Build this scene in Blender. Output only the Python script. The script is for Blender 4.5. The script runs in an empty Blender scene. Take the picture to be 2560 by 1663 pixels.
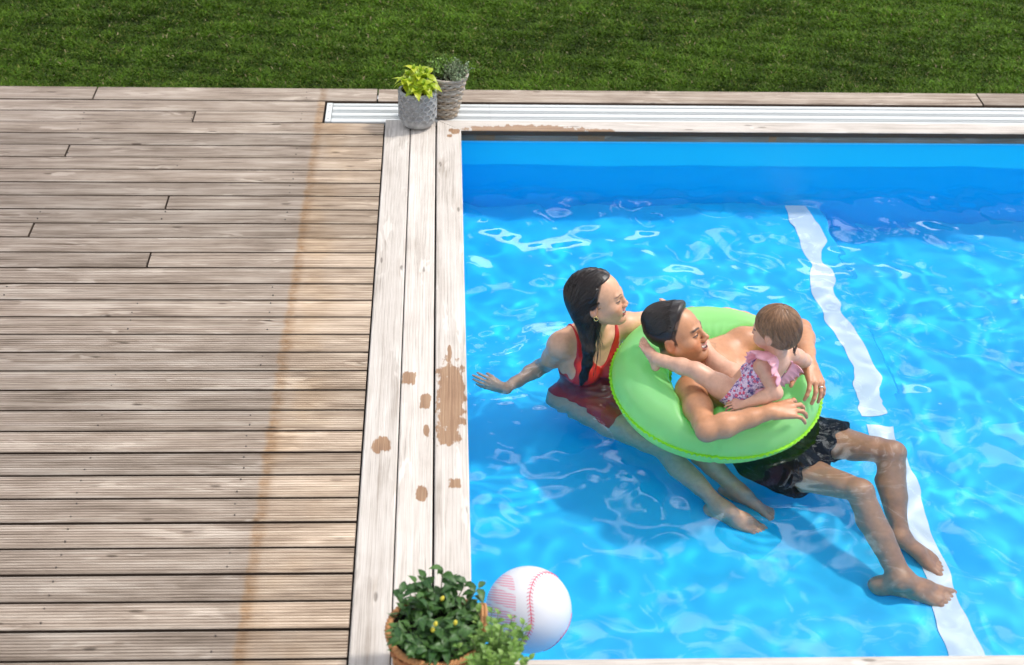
import bpy, math, random
import numpy as np
from mathutils import Vector, Matrix

rng = np.random.RandomState(7)
random.seed(7)
sc = bpy.context.scene
COL = sc.collection

# ------------------------------------------------------------------ camera
YAW, PITCH, ROLL = 5.52707764e-02, 5.92813149e-01, 3.10262349e-02
CAM = Vector((-0.0915977, -6.57990778, 3.27802458))
_f = Vector((math.sin(YAW) * math.cos(PITCH), math.cos(YAW) * math.cos(PITCH), -math.sin(PITCH)))
_r = _f.cross(Vector((0, 0, 1))).normalized()
_u = _r.cross(_f)
_R = math.cos(ROLL) * _r + math.sin(ROLL) * _u
_U = math.cos(ROLL) * _u - math.sin(ROLL) * _r
cam = bpy.data.cameras.new('camera')
cam.sensor_width = 36.0
cam.lens = 3830.779 / 2560 * 36.0
cam.clip_start = 0.05
cam.clip_end = 500
cam.dof.use_dof = True
cam.dof.focus_distance = 6.0
cam.dof.aperture_fstop = 3.0
camo = bpy.data.objects.new('camera', cam)
M = Matrix((_R, _U, -_f)).transposed().to_4x4()
M.translation = CAM
camo.matrix_world = M
COL.objects.link(camo)
sc.camera = camo

# ------------------------------------------------------------------ sun and sky
SUN_EL, SUN_AZ = math.radians(56), math.radians(16)      # azimuth measured from +X towards +Y
sd = Vector((math.cos(SUN_EL) * math.cos(SUN_AZ), math.cos(SUN_EL) * math.sin(SUN_AZ), math.sin(SUN_EL)))
sl = bpy.data.lights.new('sun', 'SUN')
sl.energy = 3.15
sl.angle = math.radians(4.2)
sl.color = (1.0, 0.955, 0.89)
sl.cycles.is_caustics_light = True
so = bpy.data.objects.new('sun', sl)
so.rotation_euler = (-sd).to_track_quat('-Z', 'Y').to_euler()
so.location = (6, 3, 9)
COL.objects.link(so)

wd = bpy.data.worlds.new('World')
sc.world = wd
wd.use_nodes = True
wn = wd.node_tree.nodes
wl = wd.node_tree.links
sky = wn.new('ShaderNodeTexSky')
sky.sky_type = 'NISHITA'
sky.sun_disc = False
sky.dust_density = 2.0
sky.sun_elevation = SUN_EL
sky.sun_rotation = math.pi / 2 - SUN_AZ
bg = wn['Background']
bg.inputs[1].default_value = 0.108
tcw = wn.new('ShaderNodeTexCoord')
mpw = wn.new('ShaderNodeMapping')
mpw.inputs['Scale'].default_value = (1.0, 1.0, 1.6)
wl.new(tcw.outputs['Generated'], mpw.inputs[0])
cn = wn.new('ShaderNodeTexNoise')
cn.inputs['Scale'].default_value = 4.5
cn.inputs['Detail'].default_value = 5
wl.new(mpw.outputs[0], cn.inputs['Vector'])
cr = wn.new('ShaderNodeValToRGB')
cr.color_ramp.elements[0].position = 0.525
cr.color_ramp.elements[1].position = 0.60
wl.new(cn.outputs['Fac'], cr.inputs[0])
mx = wn.new('ShaderNodeMixRGB')
mx.inputs[2].default_value = (40.0, 41.0, 42.0, 1)
wl.new(cr.outputs[0], mx.inputs[0])
wl.new(sky.outputs[0], mx.inputs[1])
wl.new(mx.outputs[0], bg.inputs[0])

sc.view_settings.view_transform = 'Standard'
sc.view_settings.look = 'None'
sc.view_settings.gamma = 1
sc.view_settings.use_curve_mapping = False
sc.view_settings.exposure = -0.10
sc.cycles.use_denoising = True
sc.cycles.max_bounces = 12
sc.cycles.diffuse_bounces = 7
sc.cycles.transmission_bounces = 10
sc.cycles.transparent_max_bounces = 12
sc.cycles.sample_clamp_indirect = 10.0
sc.cycles.blur_glossy = 0.2

# ------------------------------------------------------------------ helpers
def link(o, parent=None):
    COL.objects.link(o)
    if parent is not None:
        o.parent = parent
    return o

def mesh_from(name, v, f, mat=None, smooth=False, attr=None, mats=None, midx=None):
    v = np.asarray(v, np.float32)
    f = np.asarray(f, np.int32)
    me = bpy.data.meshes.new(name)
    me.vertices.add(len(v))
    me.vertices.foreach_set('co', v.ravel())
    me.loops.add(f.size)
    me.loops.foreach_set('vertex_index', f.ravel())
    me.polygons.add(len(f))
    me.polygons.foreach_set('loop_start', np.arange(0, f.size, f.shape[1], dtype=np.int32))
    me.polygons.foreach_set('use_smooth', np.full(len(f), bool(smooth)))
    for m in (mats or ([mat] if mat else [])):
        me.materials.append(m)
    if midx is not None:
        me.polygons.foreach_set('material_index', np.asarray(midx, np.int32))
    me.update(calc_edges=True)
    if attr is not None:
        a = me.attributes.new('col', 'FLOAT_COLOR', 'POINT')
        c = np.ones((len(v), 4), np.float32)
        c[:, :3] = attr
        a.data.foreach_set('color', c.ravel())
    return me

def obj(name, v, f, mat=None, parent=None, smooth=False, **k):
    return link(bpy.data.objects.new(name, mesh_from(name, v, f, mat, smooth, **k)), parent)

def poly(name, v, faces, mat=None, parent=None, smooth=False):
    me = bpy.data.meshes.new(name)
    me.from_pydata([tuple(map(float, p)) for p in v], [], [tuple(q) for q in faces])
    if mat:
        me.materials.append(mat)
    if smooth:
        me.polygons.foreach_set('use_smooth', np.ones(len(me.polygons), bool))
    me.update()
    return link(bpy.data.objects.new(name, me), parent)

def share(name, me, parent, loc=(0, 0, 0), rot=None, scale=None, matrix=None):
    o = bpy.data.objects.new(name, me)
    COL.objects.link(o)
    o.parent = parent
    if matrix is not None:
        o.matrix_local = matrix
    else:
        o.location = loc
        if rot:
            o.rotation_euler = rot
        if scale:
            o.scale = scale
    return o

def empty(name, loc, label, cat, group=None):
    o = bpy.data.objects.new(name, None)
    o.empty_display_size = 0.05
    COL.objects.link(o)
    o.location = loc
    return tag(o, label, cat, group)

def tag(o, label, cat, group=None):
    o['label'] = label
    o['category'] = cat
    if group:
        o['group'] = group
    return o

def structure(o):
    o['kind'] = 'structure'
    return o

def box(x0, x1, y0, y1, z0, z1):
    v = [(x0, y0, z0), (x1, y0, z0), (x1, y1, z0), (x0, y1, z0), (x0, y0, z1), (x1, y0, z1), (x1, y1, z1), (x0, y1, z1)]
    f = [(0, 3, 2, 1), (4, 5, 6, 7), (0, 1, 5, 4), (1, 2, 6, 5), (2, 3, 7, 6), (3, 0, 4, 7)]
    return v, f

def tube(path, rad, n=6, closed=False, flat=None):
    """tube along a path; rad scalar or per-point; flat=(ref_normals, thickness ratio)"""
    P = np.asarray(path, float)
    m = len(P)
    rad = np.broadcast_to(np.asarray(rad, float), (m,))
    if closed:
        T = np.roll(P, -1, 0) - np.roll(P, 1, 0)
    else:
        T = np.gradient(P, axis=0)
    T /= np.linalg.norm(T, axis=1)[:, None] + 1e-12
    if flat is not None:
        N = np.asarray(flat[0], float)
        N = N - T * (N * T).sum(1)[:, None]
        N /= np.linalg.norm(N, axis=1)[:, None] + 1e-12
        fr = flat[1]
    else:
        ref = np.array([0, 0, 1.0]) if abs(T[:, 2]).mean() < .8 else np.array([1.0, 0, 0])
        N = ref - T * (T @ ref)[:, None]
        N /= np.linalg.norm(N, axis=1)[:, None] + 1e-12
        fr = 1.0
    B = np.cross(T, N)
    a = np.linspace(0, 2 * np.pi, n, endpoint=False)
    V = P[:, None] + rad[:, None, None] * (np.cos(a)[None, :, None] * N[:, None] * fr + np.sin(a)[None, :, None] * B[:, None])
    V = V.reshape(-1, 3)
    i = np.arange(m if closed else m - 1)[:, None] * n
    j = np.arange(n)[None, :]
    k = (j + 1) % n
    i2 = (i + n) % (m * n)
    F = np.stack([i + j, i + k, i2 + k, i2 + j], -1).reshape(-1, 4)
    if not closed:
        e0 = np.array([[0, 0, 0, 0]])
        V = np.vstack([V, P[:1], P[-1:]])
        c0, c1 = m * n, m * n + 1
        caps = []
        for q in range(0, n):
            caps.append([c0, (q + 1) % n, q, q])
            caps.append([c1, (m - 1) * n + q, (m - 1) * n + (q + 1) % n, (m - 1) * n + (q + 1) % n])
        # degenerate quads are split into triangles by padding with the centre
        caps = [[c[0], c[1], c[2], c[0]] for c in caps]
        tri = np.array([[c[0], c[1], c[2]] for c in caps])
        return V, F, tri
    return V, F, np.zeros((0, 3), int)

class Acc:
    """collects quads and triangles into one mesh"""
    def __init__(s):
        s.v, s.f, s.t, s.n, s.c = [], [], [], 0, []
    def add(s, V, F, T=None, col=None):
        V = np.asarray(V, float)
        s.v.append(V)
        F = np.asarray(F, int)
        if F.size:
            (s.f if F.shape[1] == 4 else s.t).append(F + s.n)
        if T is not None and len(T):
            s.t.append(np.asarray(T, int) + s.n)
        if col is not None:
            s.c.append(np.broadcast_to(np.asarray(col, float), (len(V), 3)))
        s.n += len(V)
    def build(s, name, mat, parent=None, smooth=True):
        V = np.vstack(s.v)
        tris = []
        if s.t:
            tris.append(np.vstack(s.t))
        if s.f:
            Q = np.vstack(s.f)
            tris += [Q[:, [0, 1, 2]], Q[:, [0, 2, 3]]]
        return obj(name, V, np.vstack(tris), mat, parent, smooth, attr=np.vstack(s.c) if s.c else None)

# ---- node shorthand
class NT:
    def __init__(s, name):
        s.m = bpy.data.materials.new(name)
        s.m.use_nodes = True
        s.t = s.m.node_tree
        s.b = s.t.nodes['Principled BSDF']
        s.out = s.t.nodes['Material Output']
    def n(s, typ, **k):
        x = s.t.nodes.new('ShaderNode' + typ)
        for a, v in k.items():
            setattr(x, a, v)
        return x
    def put(s, sock, val):
        if hasattr(val, 'is_output') or isinstance(val, bpy.types.NodeSocket):
            s.t.links.new(val, sock)
        elif isinstance(val, (tuple, list)) and len(val) == 3 and sock.type == 'RGBA':
            sock.default_value = (*val, 1)
        else:
            sock.default_value = val
    def math(s, op, a, b=None, c=None, clamp=False):
        x = s.n('Math', operation=op, use_clamp=clamp)
        s.put(x.inputs[0], a)
        if b is not None:
            s.put(x.inputs[1], b)
        if c is not None:
            s.put(x.inputs[2], c)
        return x.outputs[0]
    def step(s, v, a, b):
        x = s.n('MapRange', interpolation_type='SMOOTHSTEP')
        s.put(x.inputs['Value'], v)
        x.inputs['From Min'].default_value = a
        x.inputs['From Max'].default_value = b
        return x.outputs['Result']
    def mix(s, fac, a, b, mode='MIX'):
        x = s.n('MixRGB', blend_type=mode)
        s.put(x.inputs[0], fac)
        s.put(x.inputs[1], a)
        s.put(x.inputs[2], b)
        return x.outputs[0]
    def noise(s, vec, scale, detail=3, rough=.5, dist=0.0, out='Fac'):
        x = s.n('TexNoise')
        if vec is not None:
            s.put(x.inputs['Vector'], vec)
        x.inputs['Scale'].default_value = scale
        x.inputs['Detail'].default_value = detail
        x.inputs['Roughness'].default_value = rough
        x.inputs['Distortion'].default_value = dist
        return x.outputs[out]
    def scale(s, vec, sx, sy, sz, add=None):
        x = s.n('Mapping')
        s.put(x.inputs[0], vec)
        x.inputs['Scale'].default_value = (sx, sy, sz)
        if add is not None:
            s.put(x.inputs['Location'], add)
        return x.outputs[0]
    def ramp(s, fac, stops):
        x = s.n('ValToRGB')
        s.put(x.inputs[0], fac)
        e = x.color_ramp.elements
        while len(e) < len(stops):
            e.new(0.5)
        for q, (p, c) in zip(e, stops):
            q.position = p
            q.color = (*c, 1)
        return x.outputs[0]
    def bump(s, h, dist, strength=1.0):
        x = s.n('Bump')
        x.inputs['Distance'].default_value = dist
        x.inputs['Strength'].default_value = strength
        s.put(x.inputs['Height'], h)
        s.put(s.b.inputs['Normal'], x.outputs[0])
    def set(s, **k):
        for a, v in k.items():
            s.put(s.b.inputs[a.replace('_', ' ')], v)
        return s
    def tc(s, o='Object'):
        return s.n('TexCoord').outputs[o]
    def pos(s):
        g = s.n('NewGeometry').outputs['Position']
        x = s.n('SeparateXYZ')
        s.t.links.new(g, x.inputs[0])
        return g, x.outputs[0], x.outputs[1], x.outputs[2]

def plain(name, col, rough=.5, var=.12, scale=40, **k):
    t = NT(name)
    nz = t.noise(t.tc(), scale, 4)
    c = t.mix(nz, tuple(q * (1 - var) for q in col), tuple(min(1, q * (1 + var)) for q in col))
    t.set(Base_Color=c, Roughness=rough)
    for a, v in k.items():
        t.b.inputs[a.replace('_', ' ')].default_value = v
    return t.m

# ------------------------------------------------------------------ wood
def wood(name, dark, mid, light, stain=False, patches=(), seed=0.0):
    t = NT(name)
    oi = t.n('ObjectInfo').outputs['Random']
    off = t.n('CombineXYZ')
    t.put(off.inputs[0], t.math('MULTIPLY', oi, 61.0))
    t.put(off.inputs[1], t.math('MULTIPLY', oi, 17.0))
    off.inputs[2].default_value = seed
    o = t.tc()
    add = t.n('VectorMath', operation='ADD')
    t.put(add.inputs[0], o)
    t.put(add.inputs[1], off.outputs[0])
    ov = add.outputs[0]
    # slow wander of the grain
    wob = t.noise(t.scale(ov, 2.2, 10, 10), 1.0, 2)
    wv = t.n('CombineXYZ')
    t.put(wv.inputs[1], t.math('MULTIPLY', t.math('SUBTRACT', wob, .5), .035))
    a2 = t.n('VectorMath', operation='ADD')
    t.put(a2.inputs[0], ov)
    t.put(a2.inputs[1], wv.outputs[0])
    gv = a2.outputs[0]
    g1 = t.noise(t.scale(gv, 2.5, 130, 60), 1.0, 4, .6)
    g2 = t.noise(t.scale(gv, 1.1, 26, 20), 1.0, 3, .55)
    g3 = t.noise(t.scale(ov, 4.0, 9, 9), 1.0, 4, .6)
    s = t.math('ADD', t.math('MULTIPLY', g1, .42), t.math('ADD', t.math('MULTIPLY', g2, .38), t.math('MULTIPLY', g3, .30)))
    col = t.ramp(s, [(.38, dark), (.53, mid), (.70, light)])
    # knots with swept grain
    vo = t.n('TexVoronoi', voronoi_dimensions='2D')
    vo.inputs['Scale'].default_value = 1.0
    t.put(vo.inputs['Vector'], t.scale(gv, 2.1, 8.6, 1))
    d = vo.outputs['Distance']

    sepc = t.n('SeparateXYZ')
    t.put(sepc.inputs[0], vo.outputs['Color'])
    some = t.math('GREATER_THAN', sepc.outputs[0], .55)
    k1 = t.math('MULTIPLY', some, t.math('SUBTRACT', 1.0, t.step(t.math('ADD', d, t.math('MULTIPLY', g3, .05)), .05, .085)))
    k2 = t.math('MULTIPLY', some, t.math('MULTIPLY', t.math('SUBTRACT', 1.0, t.step(d, .10, .26)), t.step(g1, .48, .62)))
    col = t.mix(t.math('MULTIPLY', k1, .72), col, tuple(q * .42 for q in dark))
    col = t.mix(t.math('MULTIPLY', k2, .40), col, (mid[0] * .62, mid[1] * .52, mid[2] * .42))
    # pale swept flame beside the knots
    fl = t.noise(t.scale(gv, 5.0, 26, 1), 1.0, 2, .5, 1.2)
    near = t.math('SUBTRACT', 1.0, t.step(d, .12, .42))
    col = t.mix(t.math('MULTIPLY', t.math('MULTIPLY', near, t.step(fl, .52, .62)), .55), col, tuple(min(1, q * 1.12) for q in light))
    # fine dark checks along the grain
    ck = t.noise(t.scale(ov, 3.5, 210, 1), 1.0, 2, .5)
    col = t.mix(t.math('MULTIPLY', t.step(ck, .62, .72), .45), col, tuple(q * .5 for q in dark))
    # board-to-board tone
    tone = t.math('ADD', .93 if patches else .82, t.math('MULTIPLY', oi, .12 if patches else .32))
    tc3 = t.n('CombineXYZ')
    for q in range(3):
        t.put(tc3.inputs[q], tone)
    col = t.mix(1.0, col, tc3.outputs[0], 'MULTIPLY')
    pg, px, py, pz = t.pos()
    if stain:
        wn_ = t.math('SUBTRACT', t.noise(t.scale(pg, 9, 14, 1), 1.0, 4, .65), .5)
        xx = t.math('ADD', px, t.math('MULTIPLY', wn_, .045))
        right = t.step(xx, -.706, -.684)
        band = t.math('MULTIPLY', right, t.math('SUBTRACT', 1.0, t.step(xx, -.680, -.640)))
        right = t.math('MULTIPLY', right, t.math('SUBTRACT', 1.0, t.step(py, .312, .318)))
        warm = t.mix(1.0, col, (1.26, 1.21, 1.13), 'MULTIPLY')
        col = t.mix(right, col, warm)
        blot = t.step(t.noise(t.scale(pg, 4, 3, 1), 1.0, 3), .42, .66)
        tan = t.math('MULTIPLY', t.math('MULTIPLY', right, t.math('SUBTRACT', 1.0, t.step(px, -.60, -.40))), t.math('MULTIPLY', blot, .55))
        col = t.mix(tan, col, t.mix(1.0, col, (.90, .79, .63), 'MULTIPLY'))
        bb = t.math('MULTIPLY', band, t.math('ADD', .35, t.math('MULTIPLY', t.step(t.noise(t.scale(pg, 22, 30, 1), 1.0, 4, .7), .35, .7), .55)))
        col = t.mix(bb, col, t.mix(1.0, col, (.66, .52, .37), 'MULTIPLY'))
        greyer = t.math('MULTIPLY', t.math('SUBTRACT', 1.0, t.step(px, -2.2, -.9)), .5)
        col = t.mix(greyer, col, t.mix(1.0, col, (.74, .73, .76), 'MULTIPLY'))
    wet = None
    if patches:
        ed = t.math('SUBTRACT', t.noise(t.scale(pg, 120, 22, 1), 1.0, 4, .7), .5)
        ed2 = t.math('SUBTRACT', t.noise(t.scale(pg, 34, 17, 1), 1.0, 2, .5), .5)
        for (cx, cy, rx, ry) in patches:
            dx = t.math('DIVIDE', t.math('SUBTRACT', px, cx), rx)
            dy = t.math('DIVIDE', t.math('SUBTRACT', py, cy), ry)
            # squarish blot
            dd = t.math('POWER', t.math('ADD', t.math('POWER', t.math('ABSOLUTE', dx), 3.0), t.math('POWER', t.math('ABSOLUTE', dy), 3.0)), .333)
            dd = t.math('ADD', dd, t.math('ADD', t.math('MULTIPLY', ed, .8), t.math('MULTIPLY', ed2, 1.5)))
            mk = t.math('SUBTRACT', 1.0, t.step(dd, .84, 1.02))
            wet = mk if wet is None else t.math('MAXIMUM', wet, mk)
        wc = t.ramp(s, [(.35, (.13, .056, .022)), (.55, (.27, .138, .060)), (.7, (.38, .235, .12))])
        col = t.mix(t.math('MULTIPLY', wet, .88), col, wc)
        t.set(Roughness=t.math('SUBTRACT', .8, t.math('MULTIPLY', wet, .45)))
    else:
        t.set(Roughness=.8)
    t.set(Base_Color=col)
    t.b.inputs['Specular IOR Level'].default_value = .3
    t.bump(t.math('ADD', g1, t.math('MULTIPLY', g2, .6)), .0012, .7)
    return t.m

DECK = wood('weathered_decking', (.130, .093, .067), (.325, .258, .203), (.525, .447, .375), stain=True)
PATCH = [(-.060, -2.15, .052, .24), (-.062, -1.86, .008, .07), (-.072, -2.37, .03, .05), (-.212, -2.02, .03, .04), (-.150, -2.16, .022, .05),
         (-.145, -2.33, .012, .035), (-.30, -2.41, .035, .045), (-.158, -2.67, .018, .05), (-.045, -2.62, .022, .03), (-.046, .0, .014, .018),
         (-.025, -.012, .022, .03), (.17, .0, .15, .050), (.33, .0, .21, .060), (.46, .0, .15, .034), (.67, .0, .07, .020), (-.055, -.06, .012, .016)]
CURB = wood('pale_coping_wood', (.33, .28, .235), (.53, .475, .425), (.64, .59, .54), patches=PATCH, seed=3.0)
EDGE = wood('dark_damp_wood', (.10, .082, .066), (.19, .155, .125), (.30, .25, .21), patches=[(.62, .0, .07, .2), (.12, 0, .05, .2), (1.5, 0, .02, .2)], seed=5.0)
SIDE = plain('gap_shade_plank_side', (.060, .036, .022), .85)
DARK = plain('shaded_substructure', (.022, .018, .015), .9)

def plank_mesh(name, L, w, t, ng=8, depth=.0022, gw=.0030, s0=0.0, s1=0.0, mat=None):
    """plank along local X (0..L), local Y -w..0, top at z=0; s0/s1 shift the ends at the y=-w side (mitre)"""
    b = .004
    prof = [(0, -t), (0, -b), (-b, 0)]
    pitch = (w - 2 * b) / ng
    for i in range(ng):
        c = -b - pitch * (i + .5)
        if depth > 0:
            prof += [(c + gw, 0), (c + gw * .35, -depth), (c - gw * .35, -depth), (c - gw, 0)]
    prof += [(-w + b, 0), (-w, -b), (-w, -t)]
    P = np.array(prof)
    n = len(P)
    fr = -P[:, 0] / w
    A = np.stack([s0 * fr, P[:, 0], P[:, 1]], 1)
    B = np.stack([L + s1 * fr, P[:, 0], P[:, 1]], 1)
    V = np.vstack([A, B])
    F = [(i, i + n, (i + 1) % n + n, (i + 1) % n) for i in range(n)]
    F += [tuple(range(n)), tuple(range(2 * n - 1, n - 1, -1))]
    me = bpy.data.meshes.new(name)
    me.from_pydata([tuple(map(float, q)) for q in V], [], F)
    me.materials.append(mat)
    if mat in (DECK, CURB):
        # sawn sides coloured near-black, painting shade into the gaps between boards
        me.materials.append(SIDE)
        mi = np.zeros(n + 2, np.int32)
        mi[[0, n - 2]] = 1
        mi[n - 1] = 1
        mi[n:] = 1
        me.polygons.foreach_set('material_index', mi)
    me.update()
    return me

# ------------------------------------------------------------------ lawn
lt = NT('lawn_soil')
lt.set(Base_Color=lt.mix(lt.noise(lt.tc(), 25, 5), (.012, .018, .006), (.03, .045, .012)), Roughness=.95)
structure(obj('lawn', [(-60, .47, -.045), (60, .47, -.045), (60, 90, -.045), (-60, 90, -.045)], [(0, 1, 2, 3)], lt.m))

def build_grass():
    n = 340000
    x = rng.uniform(-3.3, 4.2, n)
    y = .464 + (2.35 - .464) * rng.rand(n) ** 1.15
    # clumpy, slightly uneven turf
    cl = np.sin(x * 9.1 + 2 * np.sin(y * 7.3)) * np.sin(y * 11.7 + 1.7 * np.sin(x * 5.9)) + .7 * np.sin(x * 23 + y * 17) * np.sin(y * 29 - x * 13)
    h = (.015 + .012 * rng.rand(n)) * (1 + .30 * cl)
    h = np.clip(h, .009, .038)
    a = rng.rand(n) * 6.283
    lean = rng.uniform(.35, 1.5, n) * h
    wdt = rng.uniform(.0016, .0034, n) * (1 + .25 * (y - .5))
    wide = rng.rand(n) < .20           # clover and broad weeds
    wdt = np.where(wide, wdt * 2.9, wdt)
    h = np.where(wide, h * .75, h)
    dx, dy = np.cos(a), np.sin(a)
    b = a + 1.5708 + rng.uniform(-.5, .5, n)
    wx, wy = np.cos(b) * wdt, np.sin(b) * wdt
    z0 = np.full(n, -.045)
    p0 = np.stack([x - wx * .7, y - wy * .7, z0], 1)
    p1 = np.stack([x + wx * .7, y + wy * .7, z0], 1)
    mx_, my_ = x + dx * lean * .4, y + dy * lean * .4
    p2 = np.stack([mx_ + wx, my_ + wy, z0 + h * .66], 1)
    p3 = np.stack([mx_ - wx, my_ - wy, z0 + h * .66], 1)
    p4 = np.stack([x + dx * lean, y + dy * lean, z0 + h * np.where(wide, .8, 1.0)], 1)
    V = np.stack([p0, p1, p2, p3, p4], 1).reshape(-1, 3)
    i = np.arange(n)[:, None] * 5
    F = np.concatenate([i + np.array([[0, 1, 2]]), i + np.array([[0, 2, 3]]), i + np.array([[3, 2, 4]])], 0)
    g = rng.rand(n)
    pat = .5 + .5 * np.sin(x * 2.1 + 1.3 * np.sin(y * 2.7)) * np.sin(y * 3.3 + np.sin(x * 1.7))
    c = np.stack([.045 + .060 * g, .092 + .092 * g, .007 + .009 * g], 1)
    c *= ((.66 + .42 * pat + .26 * cl) * rng.uniform(.6, 1.4, n))[:, None].clip(.25, 1.9)
    yel = rng.rand(n) < .05
    c[yel] = np.array([.16, .17, .04]) * (.6 + .7 * rng.rand(yel.sum()))[:, None]
    dry = rng.rand(n) < .012
    c[dry] = np.array([.34, .27, .16]) * (.6 + .6 * rng.rand(dry.sum()))[:, None]
    c[wide] *= np.array([1.05, 1.22, 1.1])
    t = NT('grass_blades')
    at = t.n('Attribute', attribute_name='col').outputs['Color']
    t.set(Base_Color=at, Roughness=.55)
    t.b.inputs['Specular IOR Level'].default_value = .12
    tr = t.n('BsdfTranslucent')
    t.put(tr.inputs['Color'], t.mix(1.0, at, (1.1, 1.25, .5), 'MULTIPLY'))
    ms = t.n('MixShader')
    ms.inputs[0].default_value = .3
    t.t.links.new(t.b.outputs[0], ms.inputs[1])
    t.t.links.new(tr.outputs[0], ms.inputs[2])
    t.t.links.new(ms.outputs[0], t.out.inputs[0])
    o = obj('grass', V, F, t.m, attr=np.repeat(np.clip(c, 0, 1), 5, 0))
    o['kind'] = 'stuff'
build_grass()

# ------------------------------------------------------------------ deck
def line_y(k):
    return .0714 - (k - 3) * .12
deck = structure(obj('deck', *[np.array(q) for q in box(-3.7, -.375, -4.55, .44, -.14, -.05)], DARK))
deck2 = None
GAPY = .0115
def deck_row(k, segs, y_top, w, z=0.0, t=.028, parent=deck, mat=DECK, ng=8, depth=.0036):
    for (x0, x1) in segs:
        me = plank_mesh('plank', x1 - x0, w, t, ng, depth, mat=mat)
        dz = float(rng.uniform(-.0012, .0012))
        o = share('plank', me, parent, (x0, y_top, z + dz))
joint = {2: [-1.276], 5: [-1.803], 9: [-1.280], 11: [-1.808], 13: [-1.283], 16: [-2.85], 20: [-2.9], 25: [-2.4], 29: [-2.0]}
for k in range(1, 38):
    xe = -.662 if k < 3 else -.367
    cuts = joint.get(k, [])
    xs = [-3.62 + .1 * rng.rand()] + cuts + [xe]
    deck_row(k, [(a + (.004 if i else 0), b - (.004 if i < len(xs) - 2 else 0)) for i, (a, b) in enumerate(zip(xs[:-1], xs[1:]))], line_y(k) - GAPY / 2, .12 - GAPY)
xs = [-3.6, -1.79, -.408, 2.616, 5.2]
deck_row(0, [(a + .004, b - .004) for a, b in zip(xs[:-1], xs[1:])], .452, .134)

# small dark screw heads in the boards, in pairs over the hidden joists
sa = Acc()
for k in range(0, 34):
    for jx in np.arange(-2.84, -.38, .52):
        if rng.rand() < .55:
            continue
        for q in (.03, .09):
            x, y = jx + rng.uniform(-.006, .006), line_y(k) - q + rng.uniform(-.004, .004)
            a = np.linspace(0, 6.283, 7)[:-1]
            V = np.vstack([np.stack([x + .0032 * np.cos(a), y + .0032 * np.sin(a), 0 * a + .0018], 1), np.stack([x + .0032 * np.cos(a), y + .0032 * np.sin(a), 0 * a - .004], 1)])
            T = [(0, i, i + 1) for i in range(1, 5)]
            Q = [(i, i + 6, (i + 1) % 6 + 6, (i + 1) % 6) for i in range(6)]
            sa.add(V, Q, T)
scr = sa.build('screw_heads', plain('rusty_screw', (.05, .035, .028), .5), deck, False)
scr['kind'] = 'stuff'

# ------------------------------------------------------------------ pool coping (boards round the pool)
coping = structure(obj('pool_coping', *[np.array(q) for q in box(-.372, -.04, -4.55, .10, -.16, -.055)], DARK))
def coping_board(x, y, rot, L, w, t=.026, s0=0, s1=0):
    return share('plank', plank_mesh('plank', L, w, t, 9, .0007, .0012, s0, s1, CURB), coping, (x, y, float(rng.uniform(-.0006, .0006))), (0, 0, rot))
R90 = math.pi / 2
# boards along Y: local X -> +Y, local -Y side -> +X
coping_board(-.361, -4.5, R90, 4.604, .1185)
coping_board(-.2385, -4.5, R90, 4.604, .1165)
coping_board(-.1150, -3.535, R90, 3.640, .115, s0=.115, s1=-.105)
# far board along X with mitre at the corner: local -Y side is the pool side
coping_board(-.113, .105, 0, 5.3, .1045, s0=.113)
# near boards
coping_board(.0015, -3.42, 0, 5.2, .115, s0=-.113)
for q in range(1, 8):
    coping_board(-.112, -3.42 - .121 * q, 0, 5.3, .115)
structure(obj('coping_bearer', *[np.array(q) for q in box(-.10, 5.2, -4.5, -3.46, -.16, -.04)], DARK))
structure(obj('coping_bearer', *[np.array(q) for q in box(-.65, 5.2, .06, .44, -.20, -.05)], DARK))
# recessed fascia board under the far coping
fb = share('fascia_board', plank_mesh('fascia_board', 5.2, .033, .02, 2, .0008, .001, mat=EDGE), coping, (-.02, .008, -.029), (R90, 0, 0))

# ------------------------------------------------------------------ slotted white cover beside the pool
white = NT('white_aluminium')
white.set(Base_Color=white.mix(white.noise(white.scale(white.tc(), 3, 30, 1), 1.0, 3), (.56, .57, .56), (.63, .64, .63)), Roughness=.42)
dc = empty('channel_cover', (-.652, .108, -.012), 'long white slotted metal channel cover set between the deck boards behind the pool', 'channel cover')
fr_ = [(0.0, .18), (.235, .27), (.325, .49), (.55, .582), (.637, .81), (.87, .985)]
CW = .205
for (a, b) in fr_:
    for (x0, x1) in ((.03, .795), (.796, 5.6)):
        w = (b - a) * CW
        me = plank_mesh('slat', x1 - x0, w, .02, 1, 0.0, mat=white.m)
        share('slat', me, dc, (x0, b * CW, 0))
share('end_plate', plank_mesh('end_plate', .027, CW, .02, 1, 0.0, mat=white.m), dc, (.0, CW, .001))
share('channel_bed', plank_mesh('channel_bed', 5.6, CW, .01, 1, 0, mat=plain('grey_green_channel', (.028, .042, .034), .6)), dc, (0.0, CW, -.016))
for yy in (.03, .1, .17):
    a = np.linspace(0, 6.283, 9)[:-1]
    poly('screw', [(.014 + .004 * math.cos(q), yy + .004 * math.sin(q), .0022) for q in a] + [(.014 + .004 * math.cos(q), yy + .004 * math.sin(q), .0) for q in a],
         [tuple(range(8))] + [(i, i + 8, (i + 1) % 8 + 8, (i + 1) % 8) for i in range(8)], plain('dull_screw', (.3, .3, .3), .4), dc)

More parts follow.
